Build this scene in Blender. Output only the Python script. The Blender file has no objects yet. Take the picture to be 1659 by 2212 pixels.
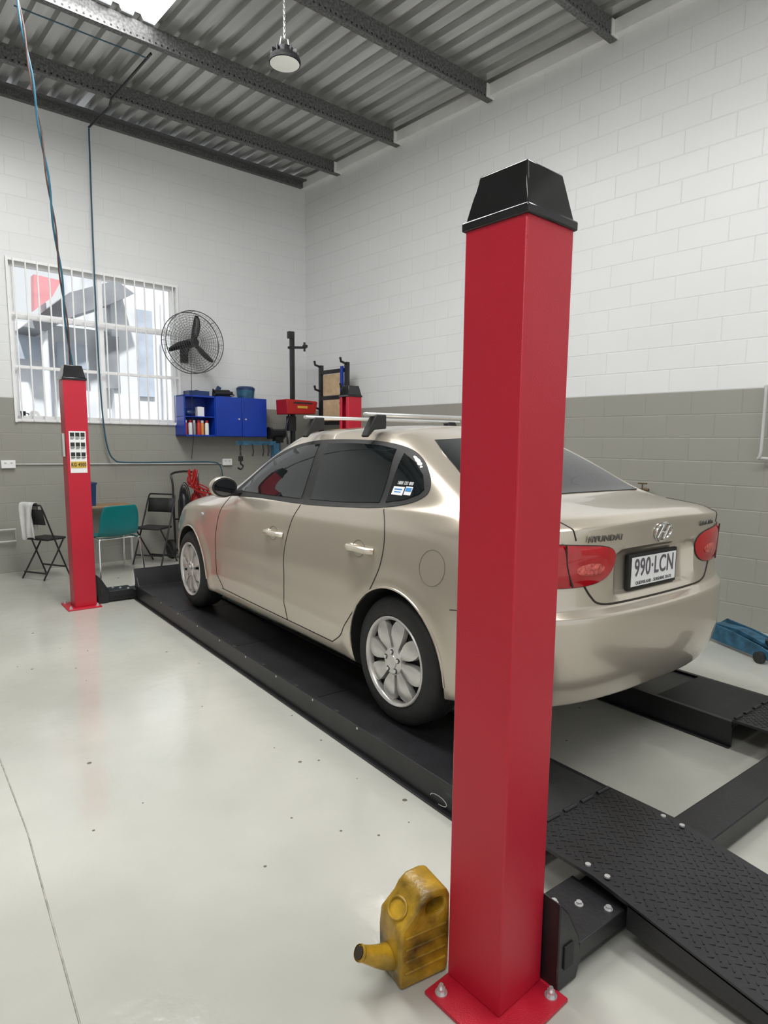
import bpy, bmesh, math, random
from math import sin, cos, pi, radians, atan2, sqrt
from mathutils import Vector, Matrix, Euler
from mathutils.bvhtree import BVHTree
random.seed(4)
SC = bpy.context.scene
COL = SC.collection
SC.view_settings.view_transform = 'Standard'

# ------------------------------------------------------------------ camera
FPX = 1370.0; CAMH = 1.5; CYP = 1131.0
HEAD = radians(37.0); PIT = math.atan((CYP-955)/FPX); ROL = 0.009
CAM = Vector((0, 0, CAMH))
Hh = Vector((sin(HEAD), cos(HEAD), 0)); Rr = Vector((cos(HEAD), -sin(HEAD), 0)); Zz = Vector((0, 0, 1))
Fv = Hh*cos(PIT) - Zz*sin(PIT); Dv = -Hh*sin(PIT) - Zz*cos(PIT)
RC = Rr*cos(ROL) - Dv*sin(ROL); DC = Rr*sin(ROL) + Dv*cos(ROL)
cd = bpy.data.cameras.new('camera'); cam = bpy.data.objects.new('camera', cd); COL.objects.link(cam)
m3 = Matrix((RC, -DC, -Fv)).transposed()
cam.matrix_world = Matrix.Translation(CAM) @ m3.to_4x4()
cd.sensor_fit = 'VERTICAL'; cd.sensor_height = 36.0; cd.lens = FPX/2212*36.0
cd.shift_y = (CYP-1106)/2212
cd.clip_start = 0.05; cd.clip_end = 200
SC.camera = cam

def ray(px, py):
    return Fv + RC*((px-829.5)/FPX) + DC*((py-CYP)/FPX)
def onz(px, py, z):
    d = ray(px, py); t = (z-CAMH)/d.z
    return CAM + d*t
def onplane(px, py, p0, n):
    d = ray(px, py); t = (p0-CAM).dot(n)/d.dot(n)
    return CAM + d*t
# wall frames
CN = Vector((4.855, 8.39, 0))
BA = radians(3.4); UX = Vector((cos(BA), sin(BA), 0)); UY = Vector((-sin(BA), cos(BA), 0))
RA = radians(95.4); VX = Vector((cos(RA), sin(RA), 0)); VY = Vector((-sin(RA), cos(RA), 0))   # VY points into the room
def bw(px, py, off=0.0):
    p = onplane(px, py, CN-UY*off, UY) - CN
    return p.dot(UX), p.z
def BW(u, v, z=0): return CN + UX*u - UY*v + Zz*z      # v = distance in front of back wall
def rw(px, py, off=0.0):
    p = onplane(px, py, CN+VY*off, VY) - CN
    return p.dot(VX), p.z
def RW(u, v, z=0): return CN + VX*u + VY*v + Zz*z

# ------------------------------------------------------------------ materials
def mat(name, col, rough=0.5, metal=0.0, var=0.08, scale=6.0, bump=0.0, bscale=60.0, coat=0.0, emit=0.0, spec=0.5, stretch=None, cr_=0.03):
    m = bpy.data.materials.new(name); m.use_nodes = True
    nt = m.node_tree; N = nt.nodes; L = nt.links
    b = N['Principled BSDF']
    b.inputs['Roughness'].default_value = rough; b.inputs['Metallic'].default_value = metal
    b.inputs['Coat Weight'].default_value = coat; b.inputs['Coat Roughness'].default_value = cr_
    b.inputs['Specular IOR Level'].default_value = spec
    tc = N.new('ShaderNodeTexCoord'); vec = tc.outputs['Object']
    if stretch:
        mp = N.new('ShaderNodeMapping'); mp.inputs['Scale'].default_value = stretch; L.new(vec, mp.inputs['Vector']); vec = mp.outputs['Vector']
    nz = N.new('ShaderNodeTexNoise'); nz.inputs['Scale'].default_value = scale; nz.inputs['Detail'].default_value = 5
    L.new(vec, nz.inputs['Vector'])
    cr = N.new('ShaderNodeValToRGB')
    a = [max(0, c*(1-var)) for c in col]; c2 = [min(1, c*(1+var)) for c in col]
    cr.color_ramp.elements[0].position = 0.3; cr.color_ramp.elements[0].color = (*a, 1)
    cr.color_ramp.elements[1].position = 0.7; cr.color_ramp.elements[1].color = (*c2, 1)
    L.new(nz.outputs['Fac'], cr.inputs['Fac']); L.new(cr.outputs['Color'], b.inputs['Base Color'])
    if bump > 0:
        n2 = N.new('ShaderNodeTexNoise'); n2.inputs['Scale'].default_value = bscale; n2.inputs['Detail'].default_value = 3
        L.new(tc.outputs['Object'], n2.inputs['Vector'])
        bp = N.new('ShaderNodeBump'); bp.inputs['Strength'].default_value = bump; bp.inputs['Distance'].default_value = 0.005
        L.new(n2.outputs['Fac'], bp.inputs['Height']); L.new(bp.outputs['Normal'], b.inputs['Normal'])
    if emit > 0:
        L.new(cr.outputs['Color'], b.inputs['Emission Color']); b.inputs['Emission Strength'].default_value = emit
    return m

def wall_mat(name, mort, bmp):
    m = bpy.data.materials.new(name); m.use_nodes = True
    nt = m.node_tree; N = nt.nodes; L = nt.links; b = N['Principled BSDF']
    tc = N.new('ShaderNodeTexCoord'); sp = N.new('ShaderNodeSeparateXYZ'); L.new(tc.outputs['Object'], sp.inputs[0])
    cb = N.new('ShaderNodeCombineXYZ'); L.new(sp.outputs['X'], cb.inputs['X']); L.new(sp.outputs['Z'], cb.inputs['Y'])
    br = N.new('ShaderNodeTexBrick'); L.new(cb.outputs[0], br.inputs['Vector'])
    br.inputs['Scale'].default_value = 1.0; br.inputs['Brick Width'].default_value = 0.40; br.inputs['Row Height'].default_value = 0.195
    br.inputs['Mortar Size'].default_value = 0.006; br.inputs['Mortar Smooth'].default_value = 0.6
    br.inputs['Color1'].default_value = (1, 1, 1, 1); br.inputs['Color2'].default_value = (0.98, 0.98, 0.98, 1); br.inputs['Mortar'].default_value = (mort, mort, mort, 1)
    nz = N.new('ShaderNodeTexNoise'); nz.inputs['Scale'].default_value = 0.8; nz.inputs['Detail'].default_value = 6; L.new(tc.outputs['Object'], nz.inputs['Vector'])
    lt = N.new('ShaderNodeMath'); lt.operation = 'GREATER_THAN'; lt.inputs[1].default_value = 1.95; L.new(sp.outputs['Z'], lt.inputs[0])
    mx = N.new('ShaderNodeMix'); mx.data_type = 'RGBA'; L.new(lt.outputs[0], mx.inputs['Factor'])
    mx.inputs['A'].default_value = (0.315, 0.31, 0.272, 1); mx.inputs['B'].default_value = (0.78, 0.79, 0.79, 1)
    mu = N.new('ShaderNodeMix'); mu.data_type = 'RGBA'; mu.blend_type = 'MULTIPLY'; mu.inputs['Factor'].default_value = 1
    L.new(mx.outputs['Result'], mu.inputs['A']); L.new(br.outputs['Color'], mu.inputs['B'])
    mr = N.new('ShaderNodeMapRange'); mr.inputs['To Min'].default_value = 0.9; mr.inputs['To Max'].default_value = 1.05; L.new(nz.outputs['Fac'], mr.inputs['Value'])
    m2 = N.new('ShaderNodeMix'); m2.data_type = 'RGBA'; m2.blend_type = 'MULTIPLY'; m2.inputs['Factor'].default_value = 1
    L.new(mu.outputs['Result'], m2.inputs['A']); L.new(mr.outputs[0], m2.inputs['B'])
    L.new(m2.outputs['Result'], b.inputs['Base Color'])
    b.inputs['Roughness'].default_value = 0.38
    inv = N.new('ShaderNodeMath'); inv.operation = 'SUBTRACT'; inv.inputs[0].default_value = 1; L.new(br.outputs['Fac'], inv.inputs[1])
    n3 = N.new('ShaderNodeTexNoise'); n3.inputs['Scale'].default_value = 40; L.new(tc.outputs['Object'], n3.inputs['Vector'])
    ad = N.new('ShaderNodeMath'); ad.operation = 'MULTIPLY_ADD'; ad.inputs[1].default_value = 0.25; L.new(n3.outputs['Fac'], ad.inputs[0]); L.new(inv.outputs[0], ad.inputs[2])
    bp = N.new('ShaderNodeBump'); bp.inputs['Strength'].default_value = bmp; bp.inputs['Distance'].default_value = 0.006
    L.new(ad.outputs[0], bp.inputs['Height']); L.new(bp.outputs['Normal'], b.inputs['Normal'])
    return m

def floor_mat():
    m = bpy.data.materials.new('painted concrete floor'); m.use_nodes = True
    nt = m.node_tree; N = nt.nodes; L = nt.links; b = N['Principled BSDF']
    tc = N.new('ShaderNodeTexCoord')
    nz = N.new('ShaderNodeTexNoise'); nz.inputs['Scale'].default_value = 1.1; nz.inputs['Detail'].default_value = 8; L.new(tc.outputs['Object'], nz.inputs['Vector'])
    cr = N.new('ShaderNodeValToRGB'); cr.color_ramp.elements[0].position = 0.3; cr.color_ramp.elements[1].position = 0.7
    cr.color_ramp.elements[0].color = (0.42, 0.42, 0.375, 1); cr.color_ramp.elements[1].color = (0.54, 0.535, 0.485, 1); L.new(nz.outputs['Fac'], cr.inputs['Fac'])
    cur = cr.outputs['Color']
    for sc_, th in ((4.2, .045), (9.0, .055)):
        vo = N.new('ShaderNodeTexVoronoi'); vo.inputs['Scale'].default_value = sc_; L.new(tc.outputs['Object'], vo.inputs['Vector'])
        lt = N.new('ShaderNodeMath'); lt.operation = 'LESS_THAN'; lt.inputs[1].default_value = th; L.new(vo.outputs['Distance'], lt.inputs[0])
        sx_ = N.new('ShaderNodeSeparateColor'); L.new(vo.outputs['Color'], sx_.inputs[0])
        l2 = N.new('ShaderNodeMath'); l2.operation = 'LESS_THAN'; l2.inputs[1].default_value = 0.6 if sc_ < 5 else 0.4; L.new(sx_.outputs[0], l2.inputs[0])
        mm = N.new('ShaderNodeMath'); mm.operation = 'MULTIPLY'; L.new(lt.outputs[0], mm.inputs[0]); L.new(l2.outputs[0], mm.inputs[1])
        mx = N.new('ShaderNodeMix'); mx.data_type = 'RGBA'; L.new(mm.outputs[0], mx.inputs['Factor']); L.new(cur, mx.inputs['A']); mx.inputs['B'].default_value = (0.14, 0.13, 0.10, 1)
        cur = mx.outputs['Result']
    L.new(cur, b.inputs['Base Color'])
    n2 = N.new('ShaderNodeTexNoise'); n2.inputs['Scale'].default_value = 2.5; n2.inputs['Detail'].default_value = 6; L.new(tc.outputs['Object'], n2.inputs['Vector'])
    mr = N.new('ShaderNodeMapRange'); mr.inputs['To Min'].default_value = 0.04; mr.inputs['To Max'].default_value = 0.18; L.new(n2.outputs['Fac'], mr.inputs['Value']); L.new(mr.outputs[0], b.inputs['Roughness'])
    b.inputs['Specular IOR Level'].default_value = 0.9
    n3 = N.new('ShaderNodeTexNoise'); n3.inputs['Scale'].default_value = 14; n3.inputs['Detail'].default_value = 4; L.new(tc.outputs['Object'], n3.inputs['Vector'])
    bp = N.new('ShaderNodeBump'); bp.inputs['Strength'].default_value = 0.16; bp.inputs['Distance'].default_value = 0.01
    L.new(n3.outputs['Fac'], bp.inputs['Height']); L.new(bp.outputs['Normal'], b.inputs['Normal'])
    return m

def purlin_mat():
    m = mat('perforated galvanised purlin', (0.14, 0.14, 0.14), 0.5, 0.3, 0.55, 45)
    nt = m.node_tree; N = nt.nodes; L = nt.links; b = N['Principled BSDF']
    src = b.inputs['Base Color'].links[0].from_socket
    tc = N.new('ShaderNodeTexCoord'); sp = N.new('ShaderNodeSeparateXYZ'); L.new(tc.outputs['Object'], sp.inputs[0])
    def mt(op, a, bb=None):
        n = N.new('ShaderNodeMath'); n.operation = op
        for i, v in enumerate((a, bb)):
            if v is None: continue
            if isinstance(v, (int, float)): n.inputs[i].default_value = v
            else: L.new(v, n.inputs[i])
        return n.outputs[0]
    fx = mt('MULTIPLY', mt('SUBTRACT', mt('FRACT', mt('MULTIPLY', sp.outputs['X'], 18.0)), 0.5), 1/18.0)
    dz = mt('SUBTRACT', sp.outputs['Z'], 0.022)
    d2 = mt('ADD', mt('MULTIPLY', fx, fx), mt('MULTIPLY', dz, dz))
    hole = mt('LESS_THAN', d2, 0.0095**2)
    mx = N.new('ShaderNodeMix'); mx.data_type = 'RGBA'; L.new(hole, mx.inputs['Factor']); L.new(src, mx.inputs['A']); mx.inputs['B'].default_value = (0.01, 0.01, 0.01, 1)
    L.new(mx.outputs['Result'], b.inputs['Base Color'])
    return m

RED = mat('red powder coat', (0.49, 0.010, 0.030), 0.34, 0, 0.05, 3, 0.25, 350)
BLK = mat('black plastic', (0.012, 0.012, 0.013), 0.10, 0, 0.2, 8)
BLKM = mat('black painted steel', (0.014, 0.014, 0.016), 0.38, 0.0, 0.35, 5, 0.2, 90)
BLKR = mat('matte black rubber', (0.016, 0.016, 0.016), 0.65, 0, 0.2, 20, 0.3, 120)
DARK = mat('dark wheel well', (0.006, 0.006, 0.006), 0.9, 0, 0.1)
PAINT = mat('champagne car paint', (0.57, 0.505, 0.42), 0.28, 0.6, 0.02, 2, 0, coat=1.0, cr_=0.03)
PAINT2 = mat('champagne door handle paint', (0.66, 0.59, 0.50), 0.22, 0.5, 0.03, 2, 0, coat=1.0)
GLASS = mat('dark tinted glass', (0.008, 0.010, 0.011), 0.02, 0, 0.3, 3, spec=0.42)
GLASSM = mat('mirror glass', (0.12, 0.125, 0.13), 0.03, 1.0, 0.1, 3)
RLENS = mat('red tail lamp lens', (0.46, 0.002, 0.008), 0.08, 0, 0.12, 20, coat=0.4, spec=0.5)
PLENS = mat('bright red lamp reflector', (0.85, 0.13, 0.11), 0.12, 0.3, 0.6, 70, 0.5, 160)
CLENS = mat('clear headlamp lens', (0.55, 0.57, 0.6), 0.06, 0.3, 0.2, 20, coat=1)
CHR = mat('chrome', (0.8, 0.8, 0.8), 0.12, 1.0, 0.05)
BADGE = mat('dull badge chrome', (0.16, 0.15, 0.14), 0.35, 0.4, 0.05)
SILV = mat('silver hub cap', (0.64, 0.63, 0.605), 0.30, 0.55, 0.10, 14)
ALU = mat('brushed aluminium', (0.72, 0.72, 0.72), 0.3, 0.7, 0.05)
GALV = mat('galvanised steel', (0.14, 0.14, 0.14), 0.5, 0.4, 0.45, 60)
WIRE = mat('grey fan wire', (0.10, 0.10, 0.10), 0.4, 0.4, 0.2)
PURL = purlin_mat()
ROOF = mat('corrugated zinc sheet', (0.52, 0.52, 0.51), 0.28, 0.65, 0.2, 3, stretch=(3, 0.3, 1))
SKY = mat('glowing skylight sheet', (1, 1, 1), 0.5, 0, 0.02, emit=6.0)  # the sheet's own glow stands in for daylight passing through it
WHITE = mat('white paint', (0.85, 0.85, 0.85), 0.4, 0, 0.04)
BLUE = mat('blue cabinet enamel', (0.004, 0.040, 0.36), 0.32, 0, 0.1, 4)
BLUED = mat('dark blue plastic', (0.01, 0.035, 0.12), 0.4, 0, 0.2)
BLUEJ = mat('worn blue jack enamel', (0.025, 0.10, 0.17), 0.5, 0.1, 0.5, 15, 0.3)
HOSE = mat('blue air hose', (0.02, 0.085, 0.13), 0.4, 0, 0.1)
CABLE = mat('dark brown cable', (0.07, 0.035, 0.03), 0.6, 0, 0.4, 12)
TEAL = mat('teal moulded plastic', (0.0, 0.17, 0.18), 0.35, 0, 0.08)
YEL = mat('grimy yellow plastic', (0.31, 0.18, 0.010), 0.36, 0, 0.85, 11, 0.6, 40)
YELD = mat('dark inside of spout', (0.03, 0.02, 0.01), 0.7)
WOOD = mat('brown tabletop laminate', (0.30, 0.19, 0.10), 0.5, 0, 0.3, 12, stretch=(1, 8, 1))
PINE = mat('pale plywood', (0.55, 0.40, 0.25), 0.6, 0, 0.2, 10)
CLOTH = mat('white cotton cloth', (0.62, 0.62, 0.60), 0.9, 0, 0.1)
REDP = mat('red hose rubber', (0.42, 0.012, 0.012), 0.4, 0, 0.1)
YSIGN = mat('yellow sticker', (0.62, 0.40, 0.05), 0.4, 0, 0.05)
INK = mat('black ink', (0.02, 0.02, 0.02), 0.6)
MAROON = mat('dark plate lettering', (0.12, 0.10, 0.12), 0.5)
LAMPG = mat('lamp diffuser glass', (0.85, 0.85, 0.8), 0.4, 0, 0.03, emit=0.15)
BRASS = mat('tarnished brass', (0.18, 0.12, 0.07), 0.4, 0.8, 0.3)
GREYC = mat('light grey conduit', (0.50, 0.50, 0.48), 0.5, 0, 0.08)
SBLUE = mat('blue sticker', (0.05, 0.25, 0.6), 0.5)
EXTW = mat('pale painted cladding', (0.72, 0.74, 0.77), 0.6, 0, 0.12, 2)
EXTG = mat('grey roof sheeting', (0.27, 0.28, 0.30), 0.5, 0.1, 0.2, 3)
EXTB = mat('bluish grey shutter', (0.42, 0.47, 0.54), 0.5, 0, 0.15, 3)
EXTR = mat('faded red fascia', (0.70, 0.30, 0.32), 0.5)
CONC = mat('outdoor concrete', (0.5, 0.49, 0.47), 0.8, 0, 0.15, 3)
WALLB = wall_mat('painted back wall', 0.95, 0.30); WALL = wall_mat('painted block wall', 0.935, 0.42); FLOOR = floor_mat()
JOINT = mat('floor joint filler', (0.36, 0.35, 0.30), 0.6, 0, 0.3, 20)

# ------------------------------------------------------------------ mesh helpers
def catmull(pts, k=6, closed=False):
    P = [Vector(p) for p in pts]; n = len(P); out = []
    segs = n if closed else n-1
    for i in range(segs):
        if closed: p0, p1, p2, p3 = P[(i-1) % n], P[i], P[(i+1) % n], P[(i+2) % n]
        else: p0, p1, p2, p3 = P[max(i-1, 0)], P[i], P[i+1], P[min(i+2, n-1)]
        for j in range(k):
            t = j/k; t2 = t*t; t3 = t2*t
            out.append(0.5*((2*p1)+(p2-p0)*t+(2*p0-5*p1+4*p2-p3)*t2+(3*p1-p0-3*p2+p3)*t3))
    if not closed: out.append(P[-1])
    return out
def lin(pts, k=4, closed=False):
    P = [Vector(p) for p in pts]; n = len(P); out = []
    for i in range(n if closed else n-1):
        a, b = P[i], P[(i+1) % n]
        for j in range(k): out.append(a.lerp(b, j/k))
    if not closed: out.append(P[-1])
    return out

class G:
    def __init__(s): s.bm = bmesh.new()
    def box(s, c, d, rz=0, rx=0, ry=0):
        M = Matrix.Translation(c) @ Euler((rx, ry, rz)).to_matrix().to_4x4() @ Matrix.Diagonal((d[0], d[1], d[2], 1))
        bmesh.ops.create_cube(s.bm, size=1, matrix=M); return s
    def taper(s, c, d, d2, h):     # frustum: base at c
        b = [s.bm.verts.new((c[0]+sx*d[0]/2, c[1]+sy*d[1]/2, c[2])) for sx, sy in ((-1, -1), (1, -1), (1, 1), (-1, 1))]
        t = [s.bm.verts.new((c[0]+sx*d2[0]/2, c[1]+sy*d2[1]/2, c[2]+h)) for sx, sy in ((-1, -1), (1, -1), (1, 1), (-1, 1))]
        s.bm.faces.new(b[::-1]); s.bm.faces.new(t)
        for i in range(4): s.bm.faces.new((b[i], b[(i+1) % 4], t[(i+1) % 4], t[i]))
        return s
    def cyl(s, p0, p1, r, r1=None, n=16):
        p0 = Vector(p0); p1 = Vector(p1); r1 = r if r1 is None else r1
        ax = (p1-p0); L = ax.length
        q = ax.to_track_quat('Z', 'Y').to_matrix().to_4x4()
        bmesh.ops.create_cone(s.bm, cap_ends=True, segments=n, radius1=r, radius2=r1, depth=L, matrix=Matrix.Translation((p0+p1)/2) @ q); return s
    def sph(s, c, r, sc=(1, 1, 1), n=16):
        bmesh.ops.create_uvsphere(s.bm, u_segments=n, v_segments=max(6, n//2), radius=r, matrix=Matrix.Translation(c) @ Matrix.Diagonal((*sc, 1))); return s
    def tube(s, pts, r, n=8, closed=False):
        P = [Vector(p) for p in pts]; m = len(P)
        if m < 2: return s
        rings = []; nrm = None
        for i in range(m):
            if closed: t = P[(i+1) % m]-P[(i-1) % m]
            else: t = P[min(i+1, m-1)]-P[max(i-1, 0)]
            if t.length < 1e-9: t = Vector((0, 0, 1))
            t.normalize()
            if nrm is None:
                a = Vector((0, 0, 1)) if abs(t.z) < 0.9 else Vector((1, 0, 0)); nrm = t.cross(a).normalized()
            nrm = (nrm - t*nrm.dot(t))
            if nrm.length < 1e-6: nrm = t.orthogonal()
            nrm.normalize(); b = t.cross(nrm)
            rr = r[i] if isinstance(r, (list, tuple)) else r
            rings.append([s.bm.verts.new(P[i]+nrm*rr*cos(2*pi*k/n)+b*rr*sin(2*pi*k/n)) for k in range(n)])
        for i in range(m if closed else m-1):
            A, B = rings[i], rings[(i+1) % m]
            for k in range(n):
                try: s.bm.faces.new((A[k], A[(k+1) % n], B[(k+1) % n], B[k]))
                except ValueError: pass
        if not closed: s.bm.faces.new(rings[0][::-1]); s.bm.faces.new(rings[-1])
        return s
    def prism(s, poly, axis, a, b):
        def mk(p, h):
            return {'x': (h, p[0], p[1]), 'y': (p[0], h, p[1]), 'z': (p[0], p[1], h)}[axis]
        A = [s.bm.verts.new(mk(p, a)) for p in poly]; B = [s.bm.verts.new(mk(p, b)) for p in poly]
        n = len(poly)
        s.bm.faces.new(A[::-1]); s.bm.faces.new(B)
        for i in range(n): s.bm.faces.new((A[i], A[(i+1) % n], B[(i+1) % n], B[i]))
        return s
    def lathe(s, prof, n=32, o=(0, 0, 0), ax=(0, 0, 1)):     # prof: (radius, height)
        q = Vector(ax).to_track_quat('Z', 'Y').to_matrix(); o = Vector(o); rings = []
        for r, h in prof:
            if r < 1e-6: rings.append([s.bm.verts.new(o+q @ Vector((0, 0, h)))])
            else: rings.append([s.bm.verts.new(o+q @ Vector((r*cos(2*pi*k/n), r*sin(2*pi*k/n), h))) for k in range(n)])
        for A, B in zip(rings, rings[1:]):
            for k in range(n):
                k2 = (k+1) % n
                if len(A) == 1 and len(B) > 1: s.bm.faces.new((A[0], B[k], B[k2]))
                elif len(B) == 1 and len(A) > 1: s.bm.faces.new((A[k], B[0], A[k2]))
                elif len(A) > 1: s.bm.faces.new((A[k], B[k], B[k2], A[k2]))
        return s
    def grid(s, rows):
        V = [[s.bm.verts.new(p) for p in r] for r in rows]
        for A, B in zip(V, V[1:]):
            for k in range(len(A)-1): s.bm.faces.new((A[k], A[k+1], B[k+1], B[k]))
        return s
    def build(s, name, m, parent=None, bevel=0, sub=0, solid=0, ang=0.6, norm=True, seg=2, **props):
        if norm: bmesh.ops.recalc_face_normals(s.bm, faces=s.bm.faces)
        for f in s.bm.faces: f.smooth = True
        for e in s.bm.edges:
            if len(e.link_faces) == 2 and e.calc_face_angle(0) > ang and not sub: e.smooth = False
        me = bpy.data.meshes.new(name); s.bm.to_mesh(me); s.bm.free()
        me.materials.append(m)
        o = bpy.data.objects.new(name, me); COL.objects.link(o)
        if parent: o.parent = parent
        if solid:
            md = o.modifiers.new('s', 'SOLIDIFY'); md.thickness = solid
        if bevel:
            md = o.modifiers.new('b', 'BEVEL'); md.width = bevel; md.segments = seg; md.limit_method = 'ANGLE'; md.angle_limit = 0.6
        if sub:
            md = o.modifiers.new('u', 'SUBSURF'); md.levels = sub; md.render_levels = sub
        for k, v in props.items(): o[k] = v
        return o

def thing(name, label, cat, loc=(0, 0, 0), rz=0, group=None):
    o = bpy.data.objects.new(name, None); COL.objects.link(o); o.empty_display_size = 0.1
    o.location = loc; o.rotation_euler = (0, 0, rz); o['label'] = label; o['category'] = cat
    if group: o['group'] = group
    return o
def tag(o, label, cat, group=None):
    o['label'] = label; o['category'] = cat
    if group: o['group'] = group
    return o
def struct(o): o['kind'] = 'structure'; return o
def text(name, body, size, m, parent, loc, rot, extrude=0.0008, align='CENTER', sx=1.0, mtx=None, bold=0.0):
    c = bpy.data.curves.new(name, 'FONT'); c.body = body; c.size = size; c.extrude = extrude; c.align_x = align; c.align_y = 'CENTER'
    c.offset = size*bold; c.space_character = 1.08
    t = bpy.data.objects.new(name, c); COL.objects.link(t)
    bpy.context.view_layer.update()
    me = bpy.data.meshes.new_from_object(t.evaluated_get(bpy.context.evaluated_depsgraph_get()))
    bpy.data.objects.remove(t)
    me.materials.clear(); me.materials.append(m)
    me.transform(Matrix.Diagonal((sx, 1, 1, 1)))
    if mtx is not None: me.transform(mtx)
    o = bpy.data.objects.new(name, me); COL.objects.link(o); o.parent = parent
    if mtx is None: o.location = loc; o.rotation_euler = rot
    return o

# ------------------------------------------------------------------ setting
g = G(); g.box((0, 0, -0.05), (18, 26, 0.1)); fl = struct(g.build('floor', FLOOR)); fl.location = (0.8, -3.7, 0)
g = G(); g.box((0, 0, 0), (60, 40, 0.1)); gr = struct(g.build('ground', CONC)); gr.location = (0, 29.4, -0.12)

a, b_, c, d = bw(17, 567), bw(35, 908), bw(378, 612), bw(388, 915)
WU0, WU1 = (a[0]+b_[0])/2, (c[0]+d[0])/2; WZ1, WZ0 = (a[1]+c[1])/2, (b_[1]+d[1])/2
g = G(); TH = 0.2; TOP = 5.12
g.box(((WU1+0.2)/2, TH/2, TOP/2), (0.2-WU1, TH, TOP))
g.box(((WU0-10)/2, TH/2, TOP/2), (WU0+10, TH, TOP))
g.box(((WU0+WU1)/2, TH/2, WZ0/2), (WU1-WU0, TH, WZ0))
g.box(((WU0+WU1)/2, TH/2, (WZ1+TOP)/2), (WU1-WU0, TH, TOP-WZ1))
w = struct(g.build('wall_back', WALLB)); w.location = CN; w.rotation_euler = (0, 0, BA)
CEZ = 5.185
g = G(); g.box((-7.1, -0.1, CEZ/2), (14.2, 0.2, CEZ)); w = struct(g.build('wall_right', WALL)); w.location = CN; w.rotation_euler = (0, 0, RA)
g = G(); g.box((0, 0, 2.58), (15, 0.2, 5.16)); w = struct(g.build('wall_left', WALL)); w.location = (-4.6, 0.4, 0); w.rotation_euler = (0, 0, radians(93))
g = G(); g.box((-5, -0.03, 5.10), (10, 0.06, 0.07)).box((-5, -0.08, 5.14), (10, 0.16, 0.010)); w = struct(g.build('trim_1', GALV)); w.location = CN; w.rotation_euler = (0, 0, BA)
g = G(); g.box((-7.1, 0.04, 5.12), (14.2, 0.08, 0.12)); w = struct(g.build('trim_2', WHITE)); w.location = CN; w.rotation_euler = (0, 0, RA)

CA = radians(5.4)
def corr(x0, x1, segs_of, name, m):
    g = G(); pitch = 0.19; x = x0
    xs = []
    while x < x1:
        xs += [(x, 0), (x+0.100, 0), (x+0.118, 0.045), (x+0.172, 0.045)]
        x += pitch
    xs.append((x, 0))
    for (xa, za), (xb, zb) in zip(xs, xs[1:]):
        for y0, y1 in segs_of((xa+xb)/2):
            vs = [g.bm.verts.new(p) for p in ((xa, y0, za), (xb, y0, zb), (xb, y1, zb), (xa, y1, za))]
            g.bm.faces.new(vs)
    bmesh.ops.remove_doubles(g.bm, verts=g.bm.verts, dist=1e-5)
    o = g.build(name, m, ang=0.3, norm=False); struct(o); o.location = (CN.x, CN.y, CEZ); o.rotation_euler = (0, 0, CA); return o
SKX = (-4.1, -3.0); SKY_Y = (-6.2, -1.90)
corr(-10.5, 0.2, lambda x: [(-14, SKY_Y[0]), (SKY_Y[1], 0.4)] if SKX[0] < x < SKX[1] else [(-14, 0.4)], 'ceiling', ROOF)
g = G(); g.box(((SKX[0]+SKX[1])/2, (SKY_Y[0]+SKY_Y[1])/2, 0.05), (SKX[1]-SKX[0]+0.1, SKY_Y[1]-SKY_Y[0]+0.1, 0.006))
o = struct(g.build('window_2', SKY)); o.location = (CN.x, CN.y, CEZ); o.rotation_euler = (0, 0, CA)

names = ['galvanised roof purlin nearest the back wall', 'galvanised roof purlin second from back wall, beside the skylight',
         'galvanised roof purlin third from back wall, beyond the round lamp', 'galvanised roof purlin at top right corner of the photo', 'galvanised roof purlin nearest the camera overhead']
PZ = 5.035
for lab, Y in zip(names, (7.57, 6.42, 5.03, 3.66, 2.3)):
    X = 4.855+0.0944*(8.39-Y)
    t = thing('roof_purlin', lab, 'beam', (X, Y, PZ), BA, 'roof purlins')
    g = G(); H_ = CEZ-PZ-0.002
    c = [(0, 0), (0.065, 0), (0.065, 0.02), (0.061, 0.02), (0.061, 0.004), (0.004, 0.004), (0.004, H_-.004), (0.061, H_-.004), (0.061, H_-.02), (0.065, H_-.02), (0.065, H_), (0, H_)]
    g.prism(c, 'x', -10, -0.02); g.build('channel', PURL, t)
    g = G(); g.box((-0.06, -0.006, 0.075), (0.12, 0.01, 0.13)).cyl((-0.05, -0.01, 0.11), (-0.05, -0.02, 0.11), 0.012, n=6).cyl((-0.05, -0.01, 0.05), (-0.05, -0.02, 0.05), 0.012, n=6)
    g.build('cleat', WHITE, t)

W = WU1-WU0; Hw = WZ1-WZ0
win = struct(thing('window_1', 'x', 'window')); del win['label']; del win['category']
win.location = BW((WU0+WU1)/2, 0, WZ0); win.rotation_euler = (0, 0, BA)
g = G()
for sx in (-1, 1): g.box((sx*(W/2-0.025), 0.08, Hw/2), (0.05, 0.06, Hw))
for z in (0.025, Hw-0.025): g.box((0, 0.08, z), (W, 0.06, 0.05))
g.box((0.03, 0.08, Hw/2), (0.05, 0.055, Hw)); g.box((0, 0.08, Hw*0.66), (W, 0.05, 0.045)); g.box((0, 0.08, Hw*0.34), (W, 0.04, 0.025))
g.build('window_frame', WHITE, win)
g = G(); nb = 16
for k in range(nb):
    x = -W/2+0.05+k*(W-0.1)/(nb-1)
    g.box((x, -0.03, Hw/2), (0.014, 0.014, Hw+0.02))
for z in (0.0, Hw*0.34, Hw*0.67, Hw): g.box((0, -0.018, z), (W+0.04, 0.012, 0.028))
for sx in (-1, 1): g.box((sx*(W/2+0.01), -0.02, Hw/2), (0.025, 0.02, Hw+0.05))
g.build('security_grille', WHITE, win)
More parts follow.
